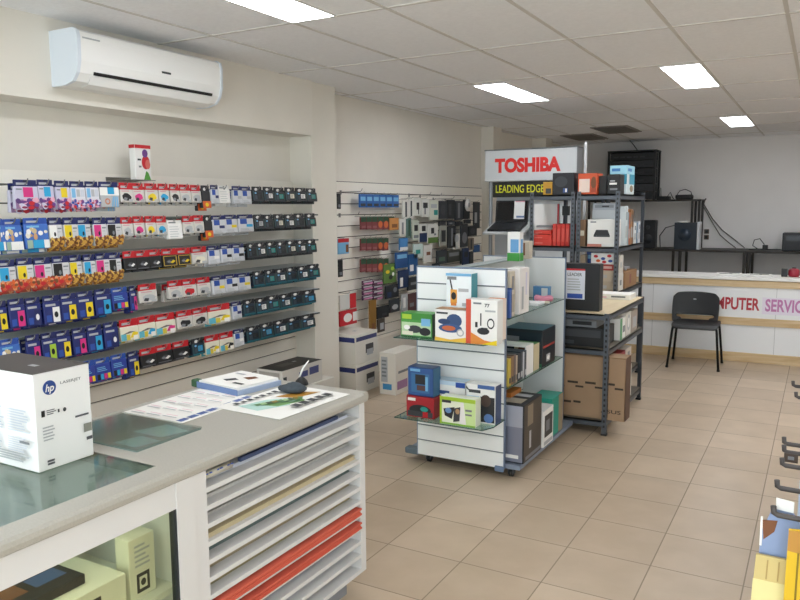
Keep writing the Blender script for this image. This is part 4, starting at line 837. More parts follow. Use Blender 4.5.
bx('folder', 'orange-brown folder lying on the tall black and silver box', 'folder', -1.86, -1.68, 4.40, 4.59, ZD+.376, .03, mat('#b06a2a', .5))

# ================================================================== SLOTTED STEEL SHELVING
def shelving(name, label, x0, x1, y0, y1, zs, ztop, board, bm_=None):
    t = thing(name, label, 'shelving unit', ((x0+x1)/2, (y0+y1)/2, 0)); cx, cy = (x0+x1)/2, (y0+y1)/2
    w, d = (x1-x0)/2, (y1-y0)/2; q = .035; th = .003
    for sx in (-1, 1):
        for sy in (-1, 1):
            mb = MB(); X, Y = sx*w, sy*d
            mb.box(X, X-sx*q, Y, Y-sy*th, 0.012, ztop, STEEL); mb.box(X, X-sx*th, Y-sy*th, Y-sy*q, 0.012, ztop, STEEL)
            z = .06
            while z < ztop-.03:
                mb.face([(X-sx*(q*.3), Y+sy*.0007, z), (X-sx*(q*.7), Y+sy*.0007, z), (X-sx*(q*.7), Y+sy*.0007, z+.018), (X-sx*(q*.3), Y+sy*.0007, z+.018)], BLACK)
                mb.face([(X+sx*.0007, Y-sy*(q*.3), z), (X+sx*.0007, Y-sy*(q*.7), z), (X+sx*.0007, Y-sy*(q*.7), z+.018), (X+sx*.0007, Y-sy*(q*.3), z+.018)], BLACK); z += .04
            p = mb.build('post', t, recalc=False)
            f = MB(); f.box(X+sx*.003, X-sx*(q+.003), Y+sy*.003, Y-sy*(q+.003), 0, .014, BLACK); f.build('foot', p)
    for i, z in enumerate(zs):
        mb = MB(); e = .004
        mb.box(-w+e, w-e, -d+e, d-e, z-.014, z, board if (bm_ is None or i == len(zs)-1) else bm_); s_ = mb.build('shelf_board', t)
        mb = MB()
        for sy in (-1, 1): mb.box(-w+e, w-e, sy*(d-e), sy*(d-e-.004), z-.045, z-.0005, STEEL)
        for sx in (-1, 1): mb.box(sx*(w-e), sx*(w-e-.004), -d+e+.004, d-e-.004, z-.045, z-.0005, STEEL)
        mb.build('shelf_beam', s_)
    return t
BOARD = wood('#d8c4a0', '#e4d3b2', 2, (6, 1, 6)); BOARD2 = mat('#6e675c', .6, n=.1, scale=20)
UX0, UX1, UY0, UY1 = -1.66, -1.30, 5.60, 6.59
UY0 = 5.375
UX0, UX1 = -1.90, -1.308
shelving('low_shelving', 'low grey slotted steel shelving with pale wooden top beside the display', UX0, UX1, UY0, UY1, [.11, .645, .905], .91, BOARD, BOARD2)
AX0, AX1, BX0, BX1, RY0, RY1 = -2.365, -1.945, -1.925, -1.55, 6.62, 7.68
shelving('tall_shelving', 'tall grey slotted steel rack holding red boxes, nearer the red sign', AX0, AX1, RY0, RY1, [.1, .5, .925, 1.325, 1.79], 1.815, BOARD2)
shelving('tall_shelving', 'tall grey slotted steel rack on the right, nearer the chair', BX0, BX1, RY0, RY1, [.1, .5, .925, 1.325, 1.79], 1.815, BOARD2)
# ---- low shelving goods
def dr(c):
    K = mat('#3c3024', .6)
    for k, a in enumerate((.05, .3, .52, .75)): c.rect('-y', a, .52+.012*k, a+.13, .555+.012*k, K)
    for k, a in enumerate((.18, .42, .66, .9)): c.rect('-y', a-.02, .46+.012*k, a+.08, .49+.012*k, K)
    for k, a in enumerate((.05, .26, .38)): c.rect('-y', a, .2+.01*k, a+.09, .235+.01*k, K)
    c.oval('-y', .2, .225, .02, .03, K); c.text('-y', 'ASUS', .72, .11, .96, .17, K, .01); c.rect('+x', 0, 0, 1, 1, mat('#5c4030', .6)); c.rect('-y', 0, .985, 1, 1, mat('#8a6c4c', .6))
bx('carton', 'large brown carton with black print on the bottom of low shelving', 'carton', -1.80, -1.19, 5.42, 5.58, .11, .475, mat('#a98a6c', .65, n=.05, scale=6), dr)
bx('computer_case', 'black computer case lying on the brown carton in low shelving', 'computer', -1.80, -1.36, 5.44, 5.76, .6455, .14, BLACK, lambda c: (c.rect('-y', .05, .5, .95, .9, DGREY), c.rect('-y', .1, .1, .5, .3, DGREY)))
bx('drive', 'grey metal drive on the black computer case', 'drive', -1.78, -1.42, 5.46, 5.68, .787, .055, GREY, lambda c: c.rect('-y', .5, .3, .9, .8, BLACK))
def dr(c):
    c.rect('-y', .3, .24, .72, .9, mat('#dfe2ea', .5)); c.rect('-y', .3, .86, .72, .9, RED); c.text('-y', 'LEADER', .38, .74, .66, .81, DGREY, .015); c.lines('-y', .38, .42, .68, .7, 5, LGREY); c.rect('-y', .38, .26, .68, .36, BLUE); c.rect('t', 0, 0, 1, 1, mat('#202226', .5))
p0 = at(548, 308, y=5.50); p1 = at(599, 308, y=5.50)
bx('computer_bag', 'black box with white and blue label on the wooden shelving top', 'box', p0.x, p1.x, 5.50, 5.60, .905, .35, BLACK, dr)
bx('paper_pile', 'low pile of white papers at the back of the wooden shelving top', 'papers', -1.75, -1.36, 6.28, 6.50, .905, .045, PAPER, lambda c: (c.rect('-y', .1, .3, .5, .5, PINK), c.rect('-y', .6, .4, .9, .7, GREY)))
bx('product_box', 'white box with green end on the second shelf of low shelving', 'box', -1.5, -1.325, 5.80, 5.98, .645, .17, WHITE, lambda c: (c.rect('+x', 0, 0, .4, 1, mat('#5a9a6a', .5)), c.rect('+x', .5, .3, .9, .6, GREY)))
bx('product_box', 'pale box with printed loop on the second shelf of low shelving', 'box', -1.5, -1.325, 6.0, 6.18, .645, .19, OFFW, lambda c: (c.oval('+x', .5, .55, .3, .35, LGREY), c.oval('+x', .5, .55, .2, .22, WHITE)))
bx('product_box', 'grey-brown box at the far end of second shelf, low shelving', 'box', -1.5, -1.325, 6.2, 6.42, .645, .18, mat('#a89c90', .5), lambda c: c.rect('+x', .2, .2, .8, .7, LGREY))
bx('product_box', 'red box stacked on the landscape-print box in low shelving', 'box', -1.5, -1.33, 5.80, 6.03, .382, .15, mat('#9c2a2c', .45), lambda c: c.rect('+x', .1, .2, .4, .6, PINK))
bx('product_box', 'pale box beside the red box on the landscape-print box', 'box', -1.5, -1.33, 6.05, 6.25, .382, .15, mat('#c9c0b4', .5), lambda c: c.rect('+x', .3, .2, .7, .8, GREY))
bx('product_box', 'white box with dark landscape print low in the shelving', 'box', -1.52, -1.325, 5.78, 6.26, .11, .27, mat('#e4e4da', .5), lambda c: (c.rect('+x', .2, .35, .85, .8, mat('#4c5048', .5)), c.oval('+x', .5, .45, .25, .2, mat('#343832', .5)), c.rect('+x', .1, .1, .8, .2, LGREY)))
# ---- tall racks goods
def rk(name, label, cat, u0, u1, vt, z, y, d, m_, draw=lambda c: None, group=None):
    a = at(u0, (vt+10), y=y).x; b = at(u1, vt+10, y=y).x; zt = at((u0+u1)/2, vt, y=y).z
    return bx(name, label, cat, a, b, y, y+d, z, max(.01, zt-z), m_, draw, 0, group)
Y0 = RY0+.04
ZT, Z2, Z3 = 1.79, 1.325, .925
# top of the racks
rk('gadget_pack', 'amber gadget pack at the left end of the rack top', 'pack', 543, 552, 182, ZT, Y0+.01, .1, mat('#c0902a', .45), lambda c: c.rect('-y', .3, .1, .9, .5, DGREY))
def dr(c): c.rect('-y', .5, .1, .72, .3, mat('#3c5890', .4)); c.rect('-y', .6, .12, .68, .28, WHITE); c.oval('-y', .4, .6, .3, .25, DGREY); c.rect('t', 0, 0, 1, 1, DGREY)
rk('product_box', 'black box with small blue picture on top of the left rack', 'box', 552.5, 574, 173, ZT, Y0+.02, .22, BLK2, dr)
def dr(c): c.rect('-y', .06, .1, .62, .74, mat('#f1d9cc', .45)); c.oval('-y', .82, .55, .14, .3, BROWN); c.rect('-y', .7, .1, .95, .3, mat('#b04a2a', .45)); c.rect('t', 0, 0, 1, 1, mat('#e0875a', .45))
rk('product_box', 'orange and white box between the black boxes on the rack tops', 'box', 578, 597, 173.5, ZT, Y0+.02, .2, mat('#d2562e', .45), dr)
rk('product_box', 'plain black box just right of the orange box on the rack', 'box', 598.5, 606.5, 176, ZT, Y0+.08, .2, BLACK)
def dr(c): c.rect('-y', .15, .48, .75, .58, WHITE); c.rect('-y', .2, .2, .8, .3, GREY); c.rect('-y', .2, .64, .6, .7, LGREY); c.rect('t', 0, 0, 1, 1, DGREY)
rk('product_box', 'black box with white lettering bars on top of the right rack', 'box', 607.5, 620, 174.5, ZT, Y0+.0, .16, BLACK, dr)
def dr(c):
    for f in ('-y', '+x'): c.rect(f, .0, .7, 1, 1, mat('#9fd4e4', .45)); c.rect(f, .3, .35, 1, .7, mat('#3f9ab4', .45)); c.oval(f, .6, .2, .22, .12, mat('#8a7a60', .5)); c.rect(f, .1, .8, .6, .9, mat('#3a78b4', .45))
rk('product_box', 'tall cyan and white box on top of the right rack', 'box', 610, 627, 165.5, ZT, Y0+.22, .3, mat('#dce8ea', .45), dr)
# middle shelf of left rack
def dr(c): c.rect('-y', .93, 0, 1, 1, RED)
rk('display_board', 'large white board with red edge standing on the left rack', 'board', 534.5, 559, 204, Z2, Y0+.3, .03, WHITE, dr)
for i in range(3):
    z = Z2+.054*i
    rk('red_box', 'flat red box, %s of the flat red stack on left rack' % ('lowest', 'middle', 'topmost')[i], 'box', 533.5, 551.5-.4*i, 0+239-4.4*i, z, Y0+.005*i, .2, mat('#dc3b2c', .4), lambda c: c.rect('-y', .05, .3, .5, .5, mat('#e8746a', .4)), 'flat red boxes')
for i in range(4):
    rk('red_box', 'upright red box, %s from left of the four on left rack' % ORD[i+1], 'box', 552.5+4.3*i, 556.3+4.3*i, 224+.4*(i % 2), Z2, Y0+.01, .22, mat('#d8352a', .4), lambda c: c.rect('-y', .2, .2, .8, .8, mat('#e2584a', .4)), 'upright red boxes')
p = at(545, 228, y=Y0+.1)
c = Carton(.15, .1, .02, mat('#85898c', .5)); c.put('grey_booklet', 'folded grey booklet on the flat red boxes', 'booklet', (p.x, Y0+.12, Z2+.165))
rk('device', 'small black device hanging at the rear of the left rack', 'device', 562, 569, 206, 1.60, Y0+.33, .03, BLACK)
# middle shelf of right rack
rk('product_box', 'brown carton at the left on the middle shelf of right rack', 'box', 579, 585.5, 220, Z2, Y0+.03, .15, mat('#9c7a5c', .55), lambda c: c.rect('-y', .2, .4, .8, .6, CREAM))
def dr(c): c.poly('-y', [(.22, .42), (.78, .42), (.7, .62), (.3, .62)], BLK2); c.rect('-y', .22, .36, .78, .42, DGREY); c.rect('-y', .1, .88, .3, .93, GREY); c.rect('-y', .0, .0, .5, .1, mat('#d88a7a', .5))
rk('product_box', 'white box with black network device picture on the right rack', 'box', 587.5, 616.5, 219.5, Z2, Y0+.0, .16, WHITE, dr)
def dr(c): c.rect('-y', .1, .3, .9, .7, mat('#9aa0a8', .5)); c.rect('-y', .4, .4, .7, .6, DGREY)
g_ = rk('product_box', 'pale grey box behind the white network box, lower', 'box', 592, 616, 210, Z2, Y0+.165, .08, mat('#d8dce0', .45), dr)
gz = Z2+.0005+max(v.co.z for v in g_.data.vertices)
rk('product_box', 'silver-grey bag behind the white network box, topmost', 'box', 592.5, 616, 203, gz, Y0+.165, .07, mat('#c6ccd4', .4), dr)
side = [('#cfd6d8', .10, .36), ('#8fa6b0', .04, .30), ('#b0623c', .05, .30), ('#a87a50', .06, .33), ('#7a5a3c', .05, .32), ('#e0e2e0', .12, .2), ('#5c84a4', .05, .2), ('#cfd4da', .10, .21)]
y = RY0+.24
for i, (hx, w, h) in enumerate(side):
    bx('side_box', 'upright %s box on right side of middle rack shelf, %s from front' % (('pale grey', 'blue-grey', 'rust', 'tan', 'brown', 'white', 'blue', 'light grey')[i], ORD[i+1]), 'box', BX1-.13-.0, BX1-.012, y+.06, y+.06+w-.006, Z2, h, mat(hx, .5), lambda c: (c.rect('+x', .15, .2, .85, .5, LGREY), c.rect('+x', .3, .65, .7, .85, mat('#6a7884', .5))), group='boxes along the right side of the rack')
    y += w+.012
# third shelf of right rack
rk('product_box', 'beige carton at the left end of third shelf, right rack', 'box', 580, 585, 255, Z3, Y0+.02, .2, mat('#b7a58e', .55))
rk('product_box', 'royal blue box on the third shelf of the right rack', 'box', 586.5, 596, 251, Z3, Y0+.10, .12, mat('#2f4f9c', .45), lambda c: c.rect('-y', .1, .8, .6, .9, LBLUE))
a = at(599, 285, y=Y0).x; b = at(614.5, 285, y=Y0).x
z = Z3
for i, (h, hx, lab) in enumerate(((.095, '#b9aa96', 'lowest beige box of the four-box pile on the third rack shelf'), (.095, '#c2b4a0', 'second beige box of the four-box pile on the third rack shelf'), (.055, '#a83a34', 'flat red box in the four-box pile on the third rack shelf'), (.10, '#eceef0', 'white box with red and blue dots topping the pile'))):
    def dr(c):
        if i == 3:
            for (q, s, m_) in ((.2, .7, RED), (.5, .5, BLUE), (.75, .75, RED), (.8, .3, BLUE), (.3, .3, ORANGE), (.55, .2, RED)): c.oval('-y', q, s, .09, .13, m_)
        elif i == 2: c.rect('-y', .2, .3, .8, .7, mat('#d8b0a8', .5))
        else: c.rect('-y', .15, .3, .5, .6, LGREY)
    bx('product_box', lab, 'box', a-(.08 if i == 3 else 0), b, Y0+.002*i, Y0+.075, z, h-.001, mat(hx, .5), dr); z += h
bx('product_box', 'narrow white carton pile, lower, on right side of third rack shelf', 'box', BX1-.14, BX1-.012, RY0+.12, RY0+.28, Z3, .16, mat('#dcd8d0', .5), lambda c: c.rect('+x', .2, .3, .6, .6, GREY))
bx('product_box', 'narrow white carton pile, upper, on right side of third rack shelf', 'box', BX1-.14, BX1-.012, RY0+.12, RY0+.27, Z3+.161, .16, mat('#d4cfc4', .5), lambda c: c.rect('+x', .2, .3, .6, .6, LGREY))
bx('carton', 'small brown carton on the right side of third rack shelf', 'carton', BX1-.22, BX1-.012, RY0+.36, RY0+.85, Z3, .15, mat('#a07a56', .6), lambda c: c.rect('+x', .35, .2, .5, .8, mat('#8a4a3a', .5)))
t = thing('wrench_toy', 'silver clip lying on the small brown carton', 'clip', (BX1-.1, RY0+.6, Z3+.151))
mb = MB(); mb.tube([(-.06, -.08, .02), (0, 0, .03), (.05, .08, .02)], .012, SILVER, 8); mb.build('bar', t)
mb = MB(); mb.tube([(.05, -.06, .012), (0, .02, .04)], .012, SILVER, 8); mb.build('jaw', t)

# ================================================================== TALL DISPLAY STAND WITH RED LETTERS
TY = 7.8
hl = at(485, 153, y=TY); hr = at(577, 148, y=TY)
TX0, TX1 = hl.x, hr.x; TZ1 = 2.30; TZ0 = 1.965
t = thing('display_stand', 'tall grey-white display stand with red lettering on its header', 'display stand', ((TX0+TX1)/2, TY+.1, 0)); cx, cy = (TX0+TX1)/2, TY+.1
hw = (TX1-TX0)/2; SW = mat('#cfd1d2', .5)
mb = MB(); mb.box(-hw, hw, -.1, .12, TZ0, TZ1, SW, .004); hd_ = mb.build('header', t)
mb = MB(); mb.box(-hw-.004, hw+.004, -.104, .124, TZ1, TZ1+.012, mat('#6a6e70', .5)); mb.build('header_cap', hd_)
mb = MB(); mb.box(hw, hw+.006, -.095, .12, TZ0, TZ1, mat('#8e9092', .5)); mb.build('header_end', hd_)
lx0 = at(495, 165, y=TY).x-cx; lx1 = at(561, 160, y=TY).x-cx
mb = MB(); fn = lambda a, b: (a, -.1015, b); put_text(mb, 'TOSHIBA', fn, lx1-lx0, .16, mat('#e02a24', .4), .055, 0, (lx0, 2.055)); mb.build('red_lettering', t)
bx0 = at(492.5, 190, y=TY).x-cx
mb = MB(); mb.box(bx0, hw-.05, -.09, -.07, 1.79, TZ0-.005, mat('#1c1e1a', .5)); bp_ = mb.build('black_sign', t)
a0 = at(495.5, 190, y=TY).x-cx; a1 = at(540, 190, y=TY).x-cx
vs, fs = text_geo('LEADING EDG', .012, 0); vs2, _ = text_geo('LEADING EDGE', .012, 0)
ratio = (max(v.x for v in vs2)-min(v.x for v in vs2))/(max(v.x for v in vs)-min(v.x for v in vs))
mb = MB(); put_text(mb, 'LEADING EDGE', lambda a, b: (a, -.0915, b), (a1-a0)*ratio, .085, mat('#d8d62a', .4), .012, 0, (a0, 1.838)); mb.build('yellow_lettering', bp_)
mb = MB(); mb.box(bx0+.0, hw-.02, .02, .05, .12, 1.79, mat('#d7d9da', .5)); mb.build('back_panel', t)
px_ = at(489.5, 190, y=TY).x-cx
for q in (px_-.02, hw-.03):
    mb = MB(); mb.box(q, q+.03, -.06, -.03, .1, TZ0, mat('#a9adb1', .4, .4)); mb.build('post', t)
    mb = MB(); mb.box(q-.0, q+.005, -.062, -.06, .1, TZ0, DGREY); mb.build('groove', t)
mb = MB(); mb.box(-hw+.02, hw-.0, -.1, .2, 0, .1, mat('#8f9396', .5)); mb.build('base', t)
LZ = 1.395
mb = MB(); mb.box(bx0-.01, bx0+.46, -.19, .2, -.02, 0, SW, 0, Matrix.Translation((0, -.17, 1.465)) @ Matrix.Rotation(R(19), 4, 'X')); mb.build('ledge', t)
mb = MB(); mb.box(bx0, bx0+.46, -.02, .02, .95, LZ-.02, mat('#b9bcbe', .5)); mb.build('lower_panel', t)
mb = MB(); mb.box(hw+.05, hw+.075, -.0, .025, 0, 2.36, WHITE2); tag(mb.build('white_pole', None, (cx, cy, 0)), 'thin white pole beside the right end of the red-lettered header', 'pole')
# open laptop
lp = at(509, 228, y=TY-.15)
t = thing('laptop', 'open black laptop with white card on its screen, on display ledge', 'laptop', (bx0+cx+.22, cy-.17, 1.466)); t.rotation_euler = (R(19), 0, 0)
LP = mat('#1b1c1f', .4)
mb = MB(); mb.box(-.19, .19, -.15, .10, 0, .022, LP, .004); k = mb.build('base', t)
mb = MB()
for r_ in range(5):
    for q in range(12): mb.box(-.165+.028*q, -.142+.028*q, -.04+.025*r_, -.02+.025*r_, .022, .024, DGREY)
mb.build('keyboard', k)
mb = MB(); mb.box(-.05, .05, -.12, -.06, .022, .0235, DGREY); mb.build('touchpad', k)
sx = Matrix.Translation((0, .10, .022)) @ Matrix.Rotation(R(-26), 4, 'X')
mb = MB(); mb.box(-.19, .19, -.008, .008, 0, .235, LP, .004, sx); sc_ = mb.build('screen', t)
mb = MB(); mb.box(-.175, .175, -.0092, -.0085, .02, .222, mat('#0c0d10', .2), 0, sx); mb.build('display', sc_)
mb = MB(); mb.box(.03, .15, -.0125, -.0098, .03, .23, WHITE, 0, sx); mb.box(.06, .15, -.0135, -.0125, .045, .065, mat('#6a80a8', .5), 0, sx); mb.box(.04, .15, -.0135, -.0125, .215, .23, mat('#d8a0a8', .5), 0, sx); mb.build('price_card', sc_)
# ================================================================== BACK OF THE SHOP
DKM = mat('#2a2623', .5, .2)
def bench(name, label, x0, x1, y0, y1, z, posts, backing=True):
    t = thing(name, label, 'bench', ((x0+x1)/2, (y0+y1)/2, 0)); cx, cy = (x0+x1)/2, (y0+y1)/2
    mb = MB(); mb.box(x0-cx, x1-cx, y0-cy, y1-cy, z-.03, z, DKM); mb.build('bench_top', t)
    for x in posts:
        for y in (y0+.02, y1-.03):
            mb = MB(); mb.box(x-cx-.018, x-cx+.018, y-cy-.015, y-cy+.015, 0, z-.03, DKM); mb.build('leg', t)
    if backing:
        mb = MB(); mb.box(x0-cx, x1-cx, y1-cy-.01, y1-cy-.004, .1, z-.03, mat('#c4c7cc', .6)); mb.build('back_panel', t)
    return t
bench('work_bench', 'long dark work bench along the back wall', -3.3, 1.2, 11.75, 12.40, 1.035, (-1.936, -1.836, -.961, -.896, .9))
# upper shelf
t = thing('equipment_shelf', 'dark raised shelf on the bench carrying the black equipment rack', 'shelf', (-2.4, 12.15, 1.0355))
mb = MB(); mb.box(-.9, .80, -.2, .22, .715, .745, DKM); mb.build('deck', t)
for x in (-.88, .677, .776):
    for y in (-.18, .18):
        mb = MB(); mb.box(x-.016, x+.016, y-.014, y+.014, 0, .715, DKM); mb.build('leg', t)
# black equipment rack
t = thing('equipment_rack', 'black open equipment rack full of devices by the back wall', 'rack', (-2.64, 12.17, 1.781))
mb = MB()
for sx in (-.35, .35):
    for sy in (-.18, .18): mb.box(sx-.016, sx+.016, sy-.016, sy+.016, 0, .74, BLACK)
mb.box(-.37, .37, -.2, .2, .74, .76, BLACK); mb.build('frame', t)
for k, z in enumerate((.02, .14, .26, .38, .50, .62)):
    mb = MB(); mb.box(-.33, .33, -.18+.02*(k % 2), .16, z-.01, z+.105, mat(('#1e2024', '#2a2c31', '#17181b')[k % 3], .45), .004)
    o = mb.build('device', t)
    mb = MB()
    for q in range(5): mb.box(-.28+.1*q, -.21+.1*q, -.184+.02*(k % 2), -.18+.02*(k % 2), z+.03, z+.05, DGREY)
    mb.build('device_front', o)
mb = MB(); mb.tube([(.05, 0, .76), (-.02, 0, .86), (-.08, 0, .93)], .008, BLACK, 6); mb.build('aerial', t)
# clutter on the raised shelf
t = thing('network_router', 'black router with cables right of the equipment rack', 'router', (-2.15, 12.1, 1.781))
mb = MB(); mb.box(-.08, .08, -.1, .1, 0, .05, BLACK, .008); mb.build('body', t)
mb = MB(); mb.cyl((-.06, .05, .05), (-.07, .05, .18), .006, BLACK, 8); mb.build('aerial', t)
mb = MB(); mb.tube([(.06, -.08, .05), (.1, -.1, .11), (.13, -.08, .03), (.15, -.06, .007)], .007, BLACK, 6); mb.build('cable', t)
t = thing('modem', 'black domed modem with looped lead at end of raised shelf', 'modem', (-1.86, 12.1, 1.781))
mb = MB(); mb.box(-.12, .12, -.1, .1, 0, .07, BLACK, .02); mb.build('body', t)
mb = MB(); mb.tube([(-.1, -.05, .07), (-.06, -.06, .13), (.02, -.06, .15), (.1, -.06, .11), (.125, -.06, .02)], .006, BLACK, 6); mb.build('lead', t)
# loose cables from the shelf down the wall
for i, (a, pts) in enumerate((('upper', [(703, 203), (712, 218), (722, 230), (735, 240), (745, 246.5)]), ('lower', [(703, 206), (712, 222), (720, 235), (728, 242), (736, 246.5)]))):
    mb = MB(); P3 = [at(u, v, y=12.43 if a == 'upper' else 12.40) for u, v in pts]; P3 = [Vector((-1.585, 12.31+(.06 if a == 'upper' else 0), 1.79))]+P3
    P3[-1] = Vector((P3[-1].x, 12.38 if a == 'upper' else 12.35, 1.044)); mb.tube(P3, .008, mat('#55504a', .5), 6)
    tag(mb.build('cable'), '%s of two grey cables sagging down the back wall' % a, 'cable')
# desktop tower
t = thing('computer_tower', 'dark blue-black desktop computer with pale side on the back bench', 'computer', (-1.745, 11.86, 1.0355))
TW = mat('#1f2832', .45)
mb = MB(); mb.box(-.19, .13, -.09, .09, 0, .40, TW, .006); mb.build('case', t)
mb = MB(); mb.box(.13, .17, -.09, .09, 0, .41, mat('#c8ccd0', .4), .004); mb.build('pale_panel', t)
mb = MB(); mb.cyl((-.04, -.09, .22), (-.04, -.094, .22), .09, mat('#2c3846', .4), 24); mb.build('fan_grille', t)
mb = MB(); mb.box(-.12, .0, -.08, .05, .40, .425, WHITE, .005); mb.build('white_pad', t)
mb = MB(); mb.tube([(-.19, -.05, .36), (-.32, -.06, .32), (-.4, -.06, .2), (-.39, -.05, .02)], .008, BLACK, 6); mb.build('cord', t)
t = thing('power_socket', 'pair of dark sockets on the back wall beside the pale-sided computer', 'socket', (-1.565, YB, 1.26))
for k in range(2):
    mb = MB(); mb.box(-.035, .035, -.02, 0, -.10+.09*k, -.03+.09*k, mat('#5c4a3c', .5), .005); o = mb.build('face_plate', t)
    mb = MB(); mb.box(-.018, .018, -.026, -.02, -.085+.09*k, -.045+.09*k, BLACK); mb.build('plug', o)
t = thing('speaker', 'black upright speaker on the bench under the raised shelf', 'speaker', (-2.36, 12.08, 1.0355))
mb = MB(); mb.box(-.11, .11, -.1, .1, 0, .43, mat('#1d1f24', .5), .01); mb.build('cabinet', t)
mb = MB(); mb.cyl((0, -.1, .14), (0, -.104, .14), .075, DGREY, 20); mb.build('woofer', t)
mb = MB(); mb.cyl((0, -.1, .32), (0, -.104, .32), .035, DGREY, 16); mb.build('tweeter', t)
t = thing('desk_printer', 'black box-shaped device at the right end of back bench', 'device', (-.32, 12.05, 1.0355))
mb = MB(); mb.box(-.17, .25, -.15, .2, 0, .255, mat('#17181c', .45), .01); mb.build('body', t)
mb = MB(); mb.box(-.12, .2, -.154, -.15, .15, .22, mat('#22242a', .3)); mb.build('panel', t)
t = thing('coiled_lead', 'black lead looped on the back bench left of the black device', 'cable', (-.72, 11.95, 1.0355))
mb = MB(); mb.tube([(-.2, 0, .008), (-.1, .02, .02), (-.02, 0, .02), (.0, -.02, .09), (-.06, -.02, .17), (-.13, -.02, .15), (-.15, -.02, .07), (-.08, -.02, .02), (.1, 0, .012), (.16, .02, .02), (.21, .04, .012)], .007, BLACK, 6); mb.build('lead', t)
mb = MB(); mb.box(-.02, .05, -.04, .02, .02, .08, BLACK, .006); mb.build('plug', t)

# ================================================================== SERVICE DESK (turned a little towards the shop)
D0 = at(722, 360, z=0); DA = R(2)
t = thing('service_desk', 'white service desk with pine bands and red and mauve lettering', 'desk', (D0.x, D0.y, 0), DA)
PINE = wood('#c8a97c', '#dcc49c', 2.2, (1, 10, 10)); DW = mat('#eef0f2', .5)
mb = MB(); mb.box(-1.25, 2.6, .012, .36, .01, .895, DW); mb.build('body', t)
mb = MB()
for x in (-.75, .5, 1.7): mb.box(x-.002, x+.002, .0105, .012, .10, .812, LGREY)
mb.build('panel_joint', t)
for (z0, z1) in ((0.0, .10), (.40, .482), (.812, .885)):
    mb = MB(); mb.box(-1.25, 2.6, -.008, .012, z0, z1, PINE, .003); mb.build('pine_band', t)
mb = MB(); mb.box(-1.27, 2.62, -.03, .40, .89, .925, mat('#f4f2ee', .35), .004); mb.build('desk_top', t)
IA = Matrix.Rotation(-DA, 3, 'Z')
def dl(u, v):   # desk-front coordinate of a measured spot
    n = Vector((math.sin(DA), -math.cos(DA), 0)); d = _fw + RT*((u-400)/F) + UP*((300-v)/F)
    k = (D0-CAM).dot(n)/d.dot(n); q = CAM+d*k; l = q-D0
    return l.x*math.cos(DA)+l.y*math.sin(DA), q.z
m0, zt = dl(716.5, 295.5); m1, zb = dl(759.5, 308.5); s0, _ = dl(765.5, 300)
lh = .135
vsA, _ = text_geo('MPUTER', .03); vsB, _ = text_geo('COMPUTER', .03)
wA = max(v.x for v in vsA)-min(v.x for v in vsA); wB = max(v.x for v in vsB)-min(v.x for v in vsB)
mb = MB(); wt = (m1-m0)/wA*wB; put_text(mb, 'COMPUTER', lambda a, b: (a, .0095, b), wt, lh, mat('#b82a3a', .4), .03, 0, (m1-wt, .563)); mb.build('red_lettering', t)
mb = MB(); vsS, _ = text_geo('SERVICE', .03); wS = (max(v.x for v in vsS)-min(v.x for v in vsS))*(m1-m0)/wA
mb.box(s0-.03, s0+wS+.05, .0103, .0118, .53, .71, mat('#e9e2f0', .4)); pl = mb.build('lettering_panel', t)
mb = MB(); put_text(mb, 'SERVICE', lambda a, b: (a, .0095, b), wS, lh, mat('#c07ab0', .4), .03, 0, (s0, .560)); mb.build('mauve_lettering', pl)
def on_desk(x, y): 
    return (D0.x+x*math.cos(DA)-y*math.sin(DA), D0.y+x*math.sin(DA)+y*math.cos(DA), .9255)
for i, (x, y, w, d, lab) in enumerate(((.02, .22, .26, .2, 'loose white papers lying on the service desk, left of two'), (.32, .2, .24, .18, 'loose white papers lying on the service desk, right of two'))):
    c = Carton(w, d, .012, PAPER, 0); c.rect('t', .1, .1, .6, .4, GREY); c.rect('t', .5, .5, .9, .8, DGREY); c.put('paper_sheets', lab, 'papers', on_desk(x, y), DA+.1)
c = Carton(.06, .1, .085, BLACK); c.put('stapler', 'black block beside the red ball on the service desk', 'stapler', on_desk(.56, .2), DA)
t = thing('tape_dispenser', 'red round dispenser on the service desk', 'dispenser', on_desk(.65, .2))
mb = MB(); mb.lathe([(.045, 0), (.055, .02), (.055, .06), (.04, .085), (.01, .09)], (0, 0, 0), mat('#a8283c', .4)); mb.build('body', t)
mb = MB(); mb.lathe([(.02, .09), (.02, .1)], (0, 0, 0), DGREY); mb.build('cap', t)

# ================================================================== CHAIR
t = thing('visitor_chair', 'black plastic visitor chair with slotted back in front of service desk', 'chair', (-1.105, 8.3, 0), R(2))
PL = mat('#1a1b1d', .5); LEGM = mat('#1d1f20', .4, .5)
# legs: inverted U on each side
for sx in (-1, 1):
    for (y0, y1, nm) in ((-.235, -.19, 'front'), (.235, .17, 'rear')):
        mb = MB(); mb.tube([(sx*.25, y0, .004), (sx*.215, y1, .40), (sx*.21, y1*.96, .425)], .0125, LEGM, 10); lg = mb.build('leg', t)
        mb = MB(); mb.cyl((sx*.25, y0, 0), (sx*.2495, y0, .018), .0155, BLACK, 10); mb.build('leg_cap', lg)
mb = MB(); mb.tube([(-.21, -.185, .425), (.21, -.185, .425), (.21, .165, .425), (-.21, .165, .425)], .011, LEGM, 8, True); mb.build('seat_frame', t)
def shell(name, fn, nx, ny, skip, th):
    vs = [fn(i/nx*2-1, j/ny) for j in range(ny+1) for i in range(nx+1)]
    fs = [(j*(nx+1)+i, j*(nx+1)+i+1, (j+1)*(nx+1)+i+1, (j+1)*(nx+1)+i) for j in range(ny) for i in range(nx) if not skip(i, j)]
    mb = MB(); mb.raw(vs, fs, PL, True); o = mb.build(name, t)
    m = o.modifiers.new('thickness', 'SOLIDIFY'); m.thickness = th; m.offset = 0
    m = o.modifiers.new('smooth', 'SUBSURF'); m.levels = 1; m.render_levels = 2
    return o
